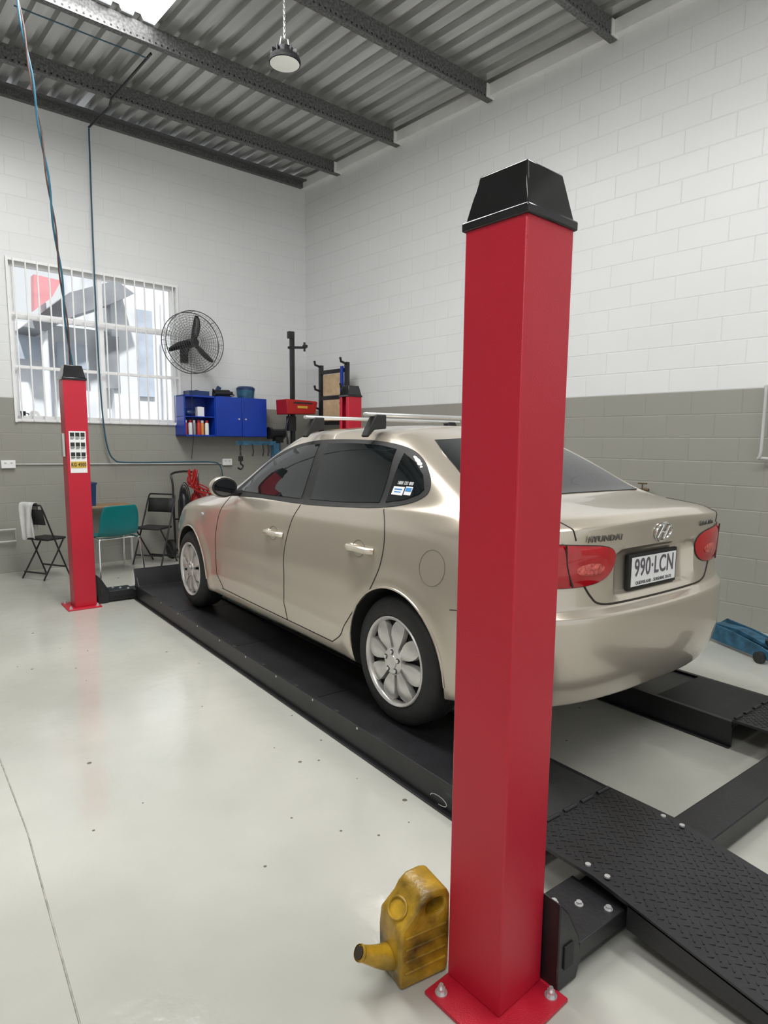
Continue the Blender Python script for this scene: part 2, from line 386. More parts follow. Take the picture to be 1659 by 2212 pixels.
g = G(); g.box((0, 0.08, -0.01), (W, 0.2, 0.02)); g.build('window_sill', WHITE, win)

p0 = onz(-30, 1560, 0); p1 = onz(60, 1800, 0); p2 = onz(180, 2240, 0)
g = G(); g.tube([(p.x, p.y, 0.0) for p in (p0, p1, p2)], 0.003, 6)
struct(g.build('floor_joint', JOINT))

# exterior: neighbouring building across the yard, 4 m beyond the wall
def ex(px, py, off): return bw(px, py, -off)
O4 = 4.0
u_l, _ = ex(20, 800, O4); u_r, _ = ex(400, 800, O4); zroof = ex(300, 600, O4)[1]
t = thing('building', 'pale neighbouring building with grey awning and faded red fascia outside the barred window', 'building', BW(0, -O4, -0.07), BA)
uA = ex(238, 650, O4)[0]
g = G(); g.box(((uA+u_r+1.5)/2, 1.5, (zroof+.6)/2), (u_r+1.5-uA, 3, zroof+.6)); g.build('wall', EXTW, t)
zl = ex(120, 690, O4)[1]
g = G(); g.box(((u_l-2+uA)/2, 1.6, zl/2), (uA-u_l+2, 2.8, zl)); g.build('wall', EXTW, t)
pl_ = [ex(x, y, O4-.6) for x, y in ((50, 695), (150, 622), (250, 596), (290, 625), (245, 645), (160, 672), (100, 705))]
g = G(); g.prism(pl_, 'y', -.6, .3); g.build('awning', EXTG, t)
pl_ = [ex(x, y, O4-.9) for x, y in ((72, 582), (132, 596), (112, 632), (74, 660))]
g = G(); g.prism(pl_, 'y', -.9, -.7); g.build('fascia', EXTR, t)
for (x0, y0, x1, y1, mm_) in ((218, 716, 258, 832, EXTG), (292, 660, 332, 850, EXTB), (30, 715, 88, 770, EXTB), (120, 730, 190, 790, EXTB)):
    A_ = ex(x0, y0, O4); B_ = ex(x1, y1, O4)
    g = G(); g.box(((A_[0]+B_[0])/2, -.03, (A_[1]+B_[1])/2), (B_[0]-A_[0], .06, A_[1]-B_[1])); g.build('shutter', mm_, t)
for px in (95, 352):
    A_ = ex(px, 700, O4-.5)
    g = G(); g.cyl((A_[0], -.5, 0), (A_[0], -.5, A_[1]+.4), .05, n=12); g.build('downpipe', EXTW, t)
t = thing('fence', 'pale horizontal board fence outside the barred window', 'fence', BW(-3.5, -2.6, -0.07), BA)
g = G()
for k in range(8): g.box((0, 0, 0.15+k*0.2), (8, 0.03, 0.15))
g.build('boards', EXTW, t)
for k in range(5):
    g = G(); g.box((-3.9+k*1.95, 0.05, 0.85), (0.08, 0.08, 1.7)); g.build('fence_post', EXTG, t)

# ------------------------------------------------------------------ lift posts
LX, RX_, NY, FY = 1.222, 4.13, 1.09, 6.14
S = 0.183
def lift_post(x, y, label, rz=0, plate=((-0.18, -0.175), (0.10, 0.095)), yaw=0):
    t = thing('lift_post', label, 'lift post', (x, y, 0), yaw, 'posts of the four post car lift')
    h = S/2; sl = 0.04; th = 0.012
    s = 1 if rz == 0 else -1
    poly = [(-h*s, -h), (h*s, -h), (h*s, -sl), ((h-th)*s, -sl), ((h-th)*s, -h+th), ((-h+th)*s, -h+th), ((-h+th)*s, h-th), ((h-th)*s, h-th), ((h-th)*s, sl), (h*s, sl), (h*s, h), (-h*s, h)]
    g = G(); g.prism(poly, 'z', 0.012, 2.02); g.build('column', RED, t, bevel=0.004)
    g = G(); g.box((0, 0, 2.016), (S+0.014, S+0.014, 0.022)); g.taper((0, 0, 2.027), (S+0.0, S+0.0), (S*0.76, S*0.76), 0.105)
    g.build('cap', BLK, t, bevel=0.004)
    (x0, y0), (x1, y1) = plate
    g = G(); g.box(((x0+x1)/2*s, (y0+y1)/2, 0.006), (x1-x0, y1-y0, 0.012)); g.build('base_plate', RED, t, bevel=0.003)
    for bx, by in ((x0+0.03, y0+0.035), (x0+0.03, y1-0.035), (x1-0.03, y0+0.035), (x1-0.03, y1-0.035)):
        if abs(bx) < h+0.01 and abs(by) < h+0.01: continue
        g = G(); g.cyl((bx*s, by, 0.012), (bx*s, by, 0.015), 0.017, n=18).cyl((bx*s, by, 0.015), (bx*s, by, 0.028), 0.0115, n=6).cyl((bx*s, by, 0.028), (bx*s, by, 0.038), 0.006, n=10)
        g.build('anchor_bolt', ALU, t)
    return t
lift_post(LX, NY, 'tall red square lift post in the foreground beside the yellow can', yaw=radians(4))
fp = lift_post(LX-.01, FY, 'red lift post with load sign in front of the barred window', plate=((-.16, -.16), (.12, .16)))
lift_post(RX_, FY, 'red lift post beyond the car roof near the room corner', 180)
fy = -S/2-0.002
g = G(); g.box((0.0, fy, 1.39), (0.135, 0.003, 0.36)); sg = g.build('load_sign', WHITE, fp)
g = G(); g.box((0, fy-0.002, 1.28), (0.125, 0.002, 0.056)); g.build('yellow_load_strip', YSIGN, sg)
text('load_lettering', 'KG 4500', 0.044, INK, sg, (0, fy-0.004, 1.28), (pi/2, 0, 0), sx=0.70, bold=.015)
for r in range(3):
    for k in range(3):
        cx = -0.042+k*0.042; cz_ = 1.54-r*0.085
        g = G(); g.box((cx, fy-0.002, cz_), (0.034, 0.002, 0.035)); g.box((cx, fy-0.002, cz_-0.028), (0.034, 0.002, 0.006)); g.box((cx-0.004, fy-0.002, cz_-0.037), (0.026, 0.002, 0.004))
        g.build('pictogram', INK, sg)
g = G(); g.box((-S/2-0.012, -0.02, 1.45), (0.02, 0.08, 0.2)); g.build('switch_box', GREYC, fp, bevel=0.003)

for (y, lab) in ((NY-0.04, 'black steel crossbeam at the rear of the lift under the access ramps'), (FY+0.06, 'black steel crossbeam at the far end of the lift')):
    t = thing('lift_crossbeam', lab, 'crossbeam', (0, y, 0), 0, 'crossbeams of the lift')
    g = G(); g.box(((LX+RX_)/2, 0, 0.055), (RX_-LX-0.30, 0.155, 0.085)); g.build('beam', BLKM, t, bevel=0.006)
    for s, x in ((1, LX+S/2), (-1, RX_-S/2)):
        g = G(); g.prism([(x+0.014*s, 0.005), (x+0.10*s, 0.005), (x+0.118*s, 0.06), (x+0.105*s, 0.13), (x+0.05*s, 0.23), (x+0.014*s, 0.27)], 'y', -0.095, 0.075); g.build('carriage', BLKM, t, bevel=0.004)
        g = G(); g.box((x+0.055*s, -0.098, 0.10), (0.04, 0.006, 0.07)); g.build('cover_plate', BLKR, t, bevel=0.002)
        g = G(); g.box((x+0.22*s, 0, 0.103), (0.22, 0.19, 0.008)).box((x+0.22*s, -0.09, 0.08), (0.22, 0.008, 0.05)); g.build('bracket', BLKM, t, bevel=0.002)
        for bx, by in ((0.18, 0.05), (0.235, 0.0), (0.29, -0.065)):
            g = G(); g.cyl((x+bx*s, by, 0.107), (x+bx*s, by, 0.110), 0.013, n=16).cyl((x+bx*s, by, 0.110), (x+bx*s, by, 0.118), 0.009, n=6); g.build('bolt', ALU, t)

RZ = 0.125
def runway(x0, x1, lab):
    t = thing('lift_runway', lab, 'runway', ((x0+x1)/2, 0, 0), 0, 'runways of the lift')
    w = x1-x0; y0, y1 = 1.35, 6.11
    g = G(); g.box((0, (y0+y1)/2, RZ-0.012), (w, y1-y0, 0.02)); g.build('deck', BLKM, t)
    yy = y0+0.42
    while yy < y1-.9:
        g = G(); g.box((0, yy+.53, RZ-.001), (w-0.05, 1.06, 0.005)); g.build('deck_plate', BLKM, t); yy += 1.066
    g = G(); g.box((0, 1.56, RZ+0.008), (w-0.02, 0.40, 0.012))
    g.build('end_plate', BLKR, t, bevel=.003)
    for sx in (-1, 1):
        g = G(); x = sx*(w/2)
        g.box((x-sx*.012, (y0+y1)/2, 0.062), (0.010, y1-y0, 0.12)); g.box((x-sx*0.010, (y0+y1)/2, 0.137), (0.026, y1-y0, 0.005)); g.box((x, (y0+y1)/2, 0.126), (0.005, y1-y0, 0.024)); g.box((x, (y0+y1)/2, 0.006), (0.03, y1-y0, 0.006))
        r = g.build('side_rail', BLKM, t, bevel=0.001)
        for q in range(8):
            g = G(); g.box((x-sx*0.010, 2.6+q*0.42, 0.140), (0.016, 0.035, 0.002)); g.build('slot', INK, r)
            g = G(); g.cyl((x+sx*.0015, 2.4+q*0.42, 0.127), (x+sx*.0045, 2.4+q*0.42, 0.127), .006, n=10); g.build('rivet', ALU, r)
        if sx < 0 and x0 < 2:
            g = G(); g.tube([(x-.012, 1.80+.05*cos(q), .05+.018*sin(q)) for q in [i*pi/6 for i in range(10)]], .0016, 5); g.build('wire_loop', ALU, r)
    g = G(); g.box((0, y1-0.04, RZ+0.09), (w+0.02, 0.012, 0.17), rx=-0.35); g.prism([(y1-0.12, RZ), (y1, RZ), (y1, RZ+0.15)], 'x', -w/2, -w/2+0.01); g.prism([(y1-0.12, RZ), (y1, RZ), (y1, RZ+0.15)], 'x', w/2-0.01, w/2)
    g.build('wheel_stop', BLKM, t)
    return t
runway(1.66, 2.16, 'black steel lift runway under the near side wheels of the car')
runway(3.19, 3.69, 'black steel lift runway on the wall side of the car')

def ramp(x0, x1, lab):
    t = thing('access_ramp', lab, 'ramp', ((x0+x1)/2, 0, 0), 0, 'access ramps of the lift')
    w = x1-x0
    A = (1.345, 0.155); B = (1.06, 0.16); Cc = (-0.12, 0.016)
    g = G(); g.prism([A, B, Cc, (Cc[0], 0.004), (B[0], 0.148), (A[0], 0.143)], 'x', -w/2, w/2)
    for xa in (-w/2, w/2-.01): g.prism([(0.94, 0.138), (0.0, 0.025), (0.02, 0.01), (0.8, 0.05), (0.94, 0.06)], 'x', xa, xa+0.01)
    g.build('ramp_plate', BLKM, t)
    g = G(); sp = 0.030; r = 0
    y = 1.32
    while y > -0.08:
        k = 0; x = -w/2+0.03+(sp/2 if r % 2 else 0)
        while x < w/2-0.02:
            if y > 1.06: z = 0.1555+(1.35-y)*0.017
            else: z = 0.16-(1.06-y)*(0.144/1.18)
            dirn = 1 if (r+k) % 2 else -1
            g.box((x, y, z+0.0002), (0.018, 0.0045, 0.0022), rz=dirn*pi/4, rx=0)
            x += sp; k += 1
        y -= sp*0.6; r += 1
    o = g.build('tread_pattern', BLKM, t); o['kind'] = 'stuff'
    for k in range(5):
        xx = -w/2+.05+k*(w-.1)/4
        g = G(); g.cyl((xx-.035, 1.338, 0.157), (xx+.035, 1.338, 0.157), .008, n=10); g.build('hinge_knuckle', BLKM, t)
    for sx in (-1, 1):
        for yy in (1.10, 1.03):
            g = G(); g.cyl((sx*(w/2-0.03), yy, 0.16), (sx*(w/2-0.03), yy, 0.166), 0.009, n=12); g.build('rivet', ALU, t)
ramp(1.63, 2.14, 'black diamond plate access ramp behind the red foreground post')
ramp(3.18, 3.69, 'black diamond plate access ramp on the wall side')

# ------------------------------------------------------------------ car
CARX, CARY, CARZ = 2.715, 1.40, RZ+.002
car = thing('car', 'champagne four door sedan with roof bars parked on the lift', 'car', (CARX, CARY, CARZ))
NI = 20
def fill(spec):
    ks = sorted(spec); out = []
    for i in range(NI):
        if i in spec: out.append(Vector(spec[i])); continue
        a = max(k for k in ks if k < i); b = min(k for k in ks if k > i)
        out.append(Vector(spec[a]).lerp(Vector(spec[b]), (i-a)/(b-a)))
    return out
def fz(spec):
    return [v[0] for v in fill({k: (z, 0, 0) for k, z in spec.items()})]
B = [(0, 0.05), (.36, .06), (.62, .11), (.79, .20), (.865, .34), (.885, .49), (.90, .64), (.908, .94), (.903, 1.26), (.895, 1.7), (.895, 2.15), (.895, 2.6), (.895, 3.05), (.898, 3.36), (.895, 3.68), (.87, 4.0), (.79, 4.30), (.60, 4.48), (.32, 4.575), (0, 4.60)]
def plan(kx, ky, zs, dyr=0, dyf=0, dx=0):
    z = fz(zs); out = []
    for i, (x, y) in enumerate(B):
        yy = 2.3+(y-2.3)*ky
        if i <= 3: yy += dyr*(1-0.2*i)
        if i >= 16: yy -= dyf
        out.append(Vector((max(0, x*kx-(dx if x > 0.3 else 0)), yy, z[i])))
    return out
rings = [
    plan(.80, .93, {0: .25, 3: .24, 6: .19, 16: .19, 19: .19}),
    plan(.965, .975, {0: .285, 3: .285, 4: .27, 5: .25, 6: .215, 16: .20, 19: .20}),
    plan(.99, .995, {0: .37, 3: .37, 6: .31, 16: .30, 19: .30}),
    plan(1, 1, {0: .51, 3: .51, 6: .48, 16: .47, 19: .46}),
    plan(1, 1, {0: .665, 3: .67, 6: .64, 16: .60, 19: .58}, .004, .02),
    plan(.99, 1, {0: .688, 3: .70, 6: .75, 16: .66, 19: .65}, .066, .05),
    plan(.972, 1, {0: .86, 3: .86, 6: .87, 13: .83, 16: .73, 19: .71}, .09, .11),
]
r7 = plan(.955, 1, {0: 1.05, 3: 1.022, 5: .975, 7: .965, 9: .93, 11: .905, 13: .87, 14: .855, 15: .82, 16: .775, 19: .765}, .050, .17)
r7[3].x = .725; r7[4].x = .80; r7[5].x = .832
rings.append(r7)
xy8 = [(0, .13), (.33, .145), (.55, .20), (.66, .30), (.745, .45), (.785, .58), (.805, .72), (.818, .98), (.822, 1.28), (.825, 1.7), (.825, 2.15), (.825, 2.6), (.82, 2.95), (.80, 3.35), (.77, 3.68), (.72, 3.98), (.61, 4.20), (.46, 4.32), (.24, 4.40), (0, 4.42)]
z8 = fz({0: 1.085, 1: 1.083, 2: 1.07, 3: 1.058, 4: 1.052, 5: 1.055, 6: 1.055, 7: 1.047, 8: 1.03, 9: 1.01, 10: .992, 11: .98, 12: .968, 13: .945, 14: .92, 15: .88, 16: .84, 17: .815, 19: .81})
rings.append([Vector((x, y, z)) for (x, y), z in zip(xy8, z8)])
rings.append([Vector(p) for p in [(0, .58, 1.115), (.30, .59, 1.115), (.54, .61, 1.11), (.665, .63, 1.10), (.722, .66, 1.095), (.752, .72, 1.09), (.77, .83, 1.085), (.78, 1.0, 1.075), (.785, 1.35, 1.055), (.79, 1.72, 1.035), (.79, 2.12, 1.018), (.79, 2.5, 1.005), (.785, 2.85, .992), (.765, 3.05, .99), (.725, 3.15, .99), (.64, 3.27, .99), (.52, 3.37, .99), (.36, 3.43, .995), (.18, 3.46, 1.0), (0, 3.47, 1.0)]])
rings.append([Vector(p) for p in [(0, .87, 1.275), (.28, .875, 1.275), (.51, .885, 1.265), (.62, .895, 1.255), (.672, .915, 1.25), (.693, .96, 1.25), (.703, 1.03, 1.25), (.708, 1.16, 1.248), (.712, 1.42, 1.243), (.713, 1.74, 1.235), (.712, 2.1, 1.225), (.71, 2.42, 1.215), (.705, 2.66, 1.20), (.685, 2.78, 1.19), (.655, 2.86, 1.19), (.59, 2.95, 1.19), (.48, 3.03, 1.19), (.34, 3.08, 1.19), (.17, 3.10, 1.19), (0, 3.11, 1.19)]])
r11 = [Vector(p) for p in [(0, 1.18, 1.42), (.24, 1.18, 1.415), (.45, 1.185, 1.405), (.54, 1.195, 1.395), (.575, 1.215, 1.393), (.592, 1.25, 1.395), (.60, 1.31, 1.40), (.605, 1.42, 1.405), (.608, 1.58, 1.41), (.61, 1.82, 1.412), (.608, 2.06, 1.408), (.605, 2.26, 1.395), (.60, 2.40, 1.375), (.585, 2.48, 1.365), (.56, 2.54, 1.36), (.50, 2.60, 1.37), (.40, 2.65, 1.38), (.28, 2.69, 1.385), (.14, 2.71, 1.39), (0, 2.715, 1.39)]]
rings.append(r11)
for kx, ky, z in ((.84, .88, 1.452), (.42, .72, 1.478)):
    rings.append([Vector((p.x*kx, 1.95+(p.y-1.95)*ky, z-0.03*abs((1.95+(p.y-1.95)*ky-1.85)/0.8)**2)) for p in r11])
cl = [Vector((0, 1.33+i*(2.56-1.33)/19, 1.484-0.03*abs((1.33+i*1.23/19-1.85)/0.8)**2)) for i in range(NI)]
bm = bmesh.new(); RV = []
for r in rings:
    pos = [bm.verts.new((0 if i in (0, NI-1) else p.x, p.y, p.z)) for i, p in enumerate(r)]
    neg = [pos[0]]+[bm.verts.new((-p.x, p.y, p.z)) for p in r[1:-1]]+[pos[-1]]
    RV.append((pos, neg))
cv = [bm.verts.new(p) for p in cl]; RV.append((cv, cv))
for (pa, na), (pb, nb_) in zip(RV, RV[1:]):
    for i in range(NI-1):
        bm.faces.new((pa[i], pa[i+1], pb[i+1], pb[i])); bm.faces.new((na[i+1], na[i], nb_[i], nb_[i+1]))
pa, na = RV[0]
for i in range(NI-1):
    vs = [na[i], na[i+1], pa[i+1], pa[i]]; u = []
    for v in vs:
        if v not in u: u.append(v)
    bm.faces.new(u)
crl = bm.edges.layers.float.new('crease_edge')
def crease(ri, i0, i1, val):
    for side in (0, 1):
        L_ = RV[ri][side]
        for i in range(i0, i1):
            e = bm.edges.get((L_[i], L_[i+1]))
            if e: e[crl] = val
crease(7, 0, 3, .95); crease(7, 3, 5, .55); crease(8, 0, 3, .4); crease(4, 0, 4, .85); crease(5, 0, 4, .7); crease(1, 0, 6, .8); crease(1, 6, 19, .5)
crease(9, 0, 3, .4); crease(8, 5, 13, .45); crease(7, 5, 14, .35); crease(3, 0, 4, .25)
bmesh.ops.recalc_face_normals(bm, faces=bm.faces)
me = bpy.data.meshes.new('body'); bm.to_mesh(me); bm.free()
tmp = bpy.data.objects.new('tmp', me); COL.objects.link(tmp)
md = tmp.modifiers.new('s', 'SUBSURF'); md.levels = 3; md.render_levels = 3
bpy.context.view_layer.update()
me2 = bpy.data.meshes.new_from_object(tmp.evaluated_get(bpy.context.evaluated_depsgraph_get())); bpy.data.objects.remove(tmp)
def sstep(a, b, x):
    t = max(0, min(1, (x-a)/(b-a))); return t*t*(3-2*t)
for v in me2.vertices:
    x, y, z = v.co
    if y < 0.4 and z > 0.60 and z < 1.0:
        fx = 1-sstep(.28, .34, abs(x)); fz_ = sstep(.705, .73, z)*(1-sstep(.90, .93, z)); v.co.y += 0.045*fx*fz_
    if abs(x) > 0.7 and 0.6 < y < 4.0:
        v.co.x -= math.copysign(0.006*math.exp(-((z-0.55)/0.08)**2)*sstep(1.2, 1.6, y)*(1-sstep(2.9, 3.4, y)), x)
        v.co.x += math.copysign(0.006*math.exp(-((z-0.38)/0.03)**2)*sstep(1.2, 1.5, y)*(1-sstep(3.0, 3.4, y)), x)
    if abs(x) > 0.7:
        for wy in (.94, 3.68):
            rr = sqrt((y-wy)**2+(z-.318)**2)
            v.co.x += math.copysign(0.009*math.exp(-((rr-.39)/.05)**2), x)
bvh = BVHTree.FromPolygons([v.co.copy() for v in me2.vertices], [tuple(p.vertices) for p in me2.polygons])
WR = 0.318; WY = (0.94, 3.68)
for p in me2.polygons: p.use_smooth = True
me2.materials.append(PAINT); me2.materials.append(DARK)
body = bpy.data.objects.new('body', me2); COL.objects.link(body)
def boolean(ob, gcut, mats):
    bmesh.ops.recalc_face_normals(gcut.bm, faces=gcut.bm.faces)
    cm = bpy.data.meshes.new('cut'); gcut.bm.to_mesh(cm); gcut.bm.free()
    for q in mats: cm.materials.append(q)
    for p in cm.polygons: p.material_index = len(mats)-1
    cut = bpy.data.objects.new('cut', cm); COL.objects.link(cut); cut.parent = ob.parent
    md = ob.modifiers.new('b', 'BOOLEAN'); md.operation = 'DIFFERENCE'; md.object = cut; md.solver = 'EXACT'
    bpy.context.view_layer.update()
    res = bpy.data.meshes.new_from_object(ob.evaluated_get(bpy.context.evaluated_depsgraph_get()))
    ob.modifiers.clear()
    if len(res.polygons) > 20: ob.data = res
    bpy.data.objects.remove(cut)
g = G()
for y in WY:
    for s in (-1, 1): g.cyl((s*0.60, y, WR+.005), (s*1.2, y, WR+.005), 0.355, n=64)
boolean(body, g, (PAINT, DARK))
bm = bmesh.new(); bm.from_mesh(body.data)
for f in bm.faces: f.smooth = True
for e in bm.edges:
    if len(e.link_faces) == 2 and (e.calc_face_angle(0) > 0.75 or e.link_faces[0].material_index != e.link_faces[1].material_index): e.smooth = False
bm.to_mesh(body.data); bm.free()
body.parent = car

def cast(o, d):
    loc, nor, i, dist = bvh.ray_cast(Vector(o), Vector(d).normalized())
    if loc is None: return None
    if nor.dot(Vector(d)) > 0: nor = -nor
    return loc, nor
pside = lambda s: (lambda y, z: cast((3*s, y, z), (-s, 0, 0)))
prear = lambda x, z: cast((x, -3, z), (0, 1, 0))
pfront = lambda x, z: cast((x, 8, z), (0, -1, 0))
def pcyl(s):
    def f(th, z):
        d = Vector((s*sin(th), -cos(th), 0)); o = Vector((0, 1.0, z))+d*4
        return cast(o, -d)
    return f
def decal(name, outline, proj, off, m, parent, nr=8, k=4, smooth=False, dome=0.0, **pr):
    P = catmull([(a, b, 0) for a, b in outline], k, True) if smooth else lin([(a, b, 0) for a, b in outline], k, True)
    c = sum(P, Vector())/len(P); bm = bmesh.new()
    def pr_(q, o):
        h = proj(q.x, q.y)
        return None if h is None else h[0]+h[1]*o
    cvv = bm.verts.new(pr_(c, off+dome)); prev = None
    for r in range(1, nr+1):
        row = []
        for j, p in enumerate(P):
            q = pr_(c+(p-c)*(r/nr), off+dome*(1-(r/nr)**4))
            if q is None: q = prev[j].co.copy() if prev else cvv.co.copy()
            row.append(bm.verts.new(q))
        n = len(row)
        for j in range(n):
            if prev: bm.faces.new((prev[j], prev[(j+1) % n], row[(j+1) % n], row[j]))
            else: bm.faces.new((cvv, row[j], row[(j+1) % n]))
        prev = row
    sk = []
    for j, p in enumerate(P):
        q = pr_(p, -0.004); sk.append(bm.verts.new(q if q is not None else prev[j].co.copy()))
    n = len(sk)
    for j in range(n):
        bm.faces.new((prev[j], prev[(j+1) % n], sk[(j+1) % n], sk[j]))
    g = G(); g.bm.free(); g.bm = bm
    return g.build(name, m, parent, ang=1.0, **pr)
def line(name, pts, proj, r, m, parent, k=10, smooth=True, off=-0.0005, closed=False):
    P = catmull([(a, b, 0) for a, b in pts], k, closed) if smooth else lin([(a, b, 0) for a, b in pts], k, closed)
    Q = []
    for p in P:
        h = proj(p.x, p.y)
        if h: Q.append(h[0]+h[1]*off)
    g = G(); g.tube(Q, r, 6, closed); return g.build(name, m, parent)
def surf_mtx(h, up, off):
    n = h[1].normalized(); x = Vector(up).cross(n).normalized(); y = n.cross(x)
    M = Matrix((x, y, n)).transposed().to_4x4(); M.translation = h[0]+n*off
    return M

GAP = mat('panel gap shadow', (0.03, 0.025, 0.02), 0.8)
GAPL = mat('soft panel gap', (0.14, 0.12, 0.10), 0.7)
LAMP = [(radians(21), .90), (radians(24), .945), (radians(34), .965), (radians(46), .975), (radians(58), .965), (radians(60), .90), (radians(52), .83), (radians(40), .795), (radians(29), .795), (radians(23), .83)]
for s in (-1, 1):
    ps = pside(s)
    decal('window_surround', [(3.0, .988), (2.5, .992), (1.9, 1.0), (1.4, 1.025), (1.15, 1.045), (.98, 1.075), (.89, 1.11), (.865, 1.15), (.91, 1.215), (1.02, 1.29), (1.17, 1.345), (1.4, 1.375), (1.7, 1.386), (2.0, 1.383), (2.2, 1.368), (2.4, 1.333), (2.6, 1.262), (2.8, 1.14)], ps, 0.003, BLKR, car, 10, 5, True)
    for nm, ol in (('front_door_glass', [(2.91, 1.012), (2.4, 1.018), (1.98, 1.025), (2.0, 1.2), (2.03, 1.356), (2.2, 1.343), (2.38, 1.31), (2.57, 1.24), (2.75, 1.13)]),
                   ('rear_door_glass', [(1.87, 1.03), (1.5, 1.042), (1.19, 1.065), (1.20, 1.2), (1.24, 1.335), (1.4, 1.354), (1.65, 1.362), (1.93, 1.36), (1.9, 1.2)]),
                   ('quarter_glass', [(1.14, 1.07), (1.0, 1.095), (.92, 1.125), (.90, 1.15), (.95, 1.215), (1.04, 1.27), (1.16, 1.315), (1.15, 1.2)])):
        decal(nm, ol, ps, 0.006, GLASS, car, 8, 6, False)
    line('door_seam', [(1.94, .995), (2.0, .88), (2.045, .7), (2.045, .45), (2.03, .27)], ps, 0.0034, GAP, car)
    line('door_seam', [(1.12, 1.04), (1.05, .95), (1.04, .82), (1.09, .67), (1.22, .54), (1.33, .42), (1.40, .335), (1.5, .27)], ps, 0.0034, GAP, car)
    line('door_seam', [(2.99, .98), (3.08, .86), (3.12, .7), (3.12, .5), (3.10, .38), (3.02, .28)], ps, 0.0034, GAP, car)
    line('sill_seam', [(3.05, .275), (2.5, .27), (2.0, .268), (1.5, .268)], ps, 0.0035, GAP, car)
    for y, z in ((1.23, .83), (2.19, .795)):
        h = ps(y, z)[0]
        g = G(); g.tube(catmull([(h.x, y-0.105, z), (h.x+s*0.028, y-0.08, z+0.003), (h.x+s*0.038, y, z+0.006), (h.x+s*0.028, y+0.08, z+0.003), (h.x, y+0.105, z)], 5), 0.017, 10)
        dh = g.build('door_handle', PAINT2, car)
        line('handle_recess', [(y+0.02+0.055*cos(q), z+0.042*sin(q)) for q in [i*pi/6 for i in range(12)]], ps, 0.0022, GAPL, dh, 3, True, closed=True)
    if s == -1:
        line('fuel_flap', [(.68+.08*cos(q), .82+.08*sin(q)) for q in [i*pi/8 for i in range(16)]], ps, 0.0020, GAPL, car, 3, True, closed=True)
        h = ps(3.42, .80); g = G(); g.sph(h[0], .02, (.4, 1.3, .7), 12); g.build('side_indicator', CLENS, car)
    line('bumper_seam', [(.55, .66), (.45, .68), (.34, .74), (.26, .79)], ps, 0.0025, GAP, car)
    for y in WY:
        pts = []
        for i in range(33):
            a = pi*(-0.02+1.04*i/32)
            h = ps(y+.359*cos(a), WR+.005+.359*sin(a))
            if h: pts.append(h[0]+h[1]*0.0)
        g = G(); g.tube(pts, 0.006, 8); g.build('wheel_arch_lip', PAINT, car)
    pc = pcyl(s)
    tl = decal('tail_lamp', LAMP, pc, 0.006, RLENS, car, 10, 5, True, dome=.012)
    for nm, cth, czz, rth, rzz in (('reversing_lens', 30, .862, 4.2, .026), ('brake_lens', 47, .905, 4.8, .036)):
        decal(nm, [(radians(cth+rth*cos(q)), czz+rzz*sin(q)) for q in [i*pi/6 for i in range(12)]], pc, 0.0185, PLENS, tl, 4, 3, True, dome=.003)
    line('lamp_rim', LAMP, pc, 0.003, GAP, tl, 4, True, closed=True, off=0.002)
    line('lamp_seam', [(radians(37), .972), (radians(36.5), .88), (radians(35), .795)], pc, 0.004, GAP, tl, off=0.016)
    line('boot_seam', [(s*.60, 1.085), (s*.595, 1.04), (s*.575, .985)], prear, 0.0035, GAP, car)
    line('boot_seam', [(s*.52, .80), (s*.48, .745), (s*.43, .71), (s*.30, .698), (0, .695)], prear, 0.005, GAP, car)
    decal('headlamp', [(s*.44, .66), (s*.60, .68), (s*.74, .72), (s*.76, .68), (s*.66, .60), (s*.5, .59)], pfront, 0.004, CLENS, car, 5, 4, True)
    mx_ = s*.945; my = 2.83; mz = 1.05
    g = G(); g.sph((mx_, my, mz), 0.102, (1.0, .62, .74), 24); bmesh.ops.bisect_plane(g.bm, geom=g.bm.verts[:]+g.bm.edges[:]+g.bm.faces[:], plane_co=(0, my-0.03, 0), plane_no=(0, -1, 0), clear_outer=True)
    mi = g.build('door_mirror', PAINT, car)
    g = G(); g.lathe([(0.092, 0.0), (0.092, 0.006), (0.084, 0.008), (0, 0.008)], 28, (0, 0, 0), (0, -1, 0)); o = g.build('mirror_rim', BLKR, mi); o.location = (mx_, my-0.028, mz); o.scale = (1.0, 1, .74)
    g = G(); g.cyl((0, 0, 0), (0, -0.002, 0), .078, n=28); o = g.build('mirror_glass', GLASSM, mi); o.location = (mx_, my-0.0365, mz); o.scale = (1.0, 1, .74)
    g = G(); g.tube([(s*.78, 2.88, 1.0), (s*.90, 2.84, 1.01)], 0.024, 8); g.build('mirror_arm', BLKR, mi)
decal('rear_screen', [(-.62, 1.118), (-.3, 1.124), (0, 1.126), (.3, 1.124), (.62, 1.118), (.585, 1.20), (.52, 1.32), (.46, 1.385), (.2, 1.398), (0, 1.40), (-.2, 1.398), (-.46, 1.385), (-.52, 1.32), (-.585, 1.20)], prear, 0.004, GLASS, car, 10, 4)
decal('windscreen', [(-.62, 1.02), (0, 1.02), (.62, 1.02), (.55, 1.2), (.46, 1.34), (0, 1.37), (-.46, 1.34), (-.55, 1.2)], pfront, 0.004, GLASS, car, 10, 5)
decal('grille', [(-.26, .60), (.26, .60), (.30, .66), (-.30, .66)], pfront, 0.003, BLK, car, 3, 4)
decal('lower_grille', [(-.4, .32), (.4, .32), (.36, .42), (-.36, .42)], pfront, 0.003, BLK, car, 3, 4)
yp = prear(0, .80)[0].y-0.02
pz = .81
g = G(); g.box((0, yp, pz), (0.40, 0.02, 0.165)); pl = g.build('number_plate_holder', BLKR, car, bevel=0.006)
g = G(); g.box((0, yp-0.012, pz), (0.368, 0.003, 0.132)); np_ = g.build('number_plate', WHITE, pl, bevel=0.001)
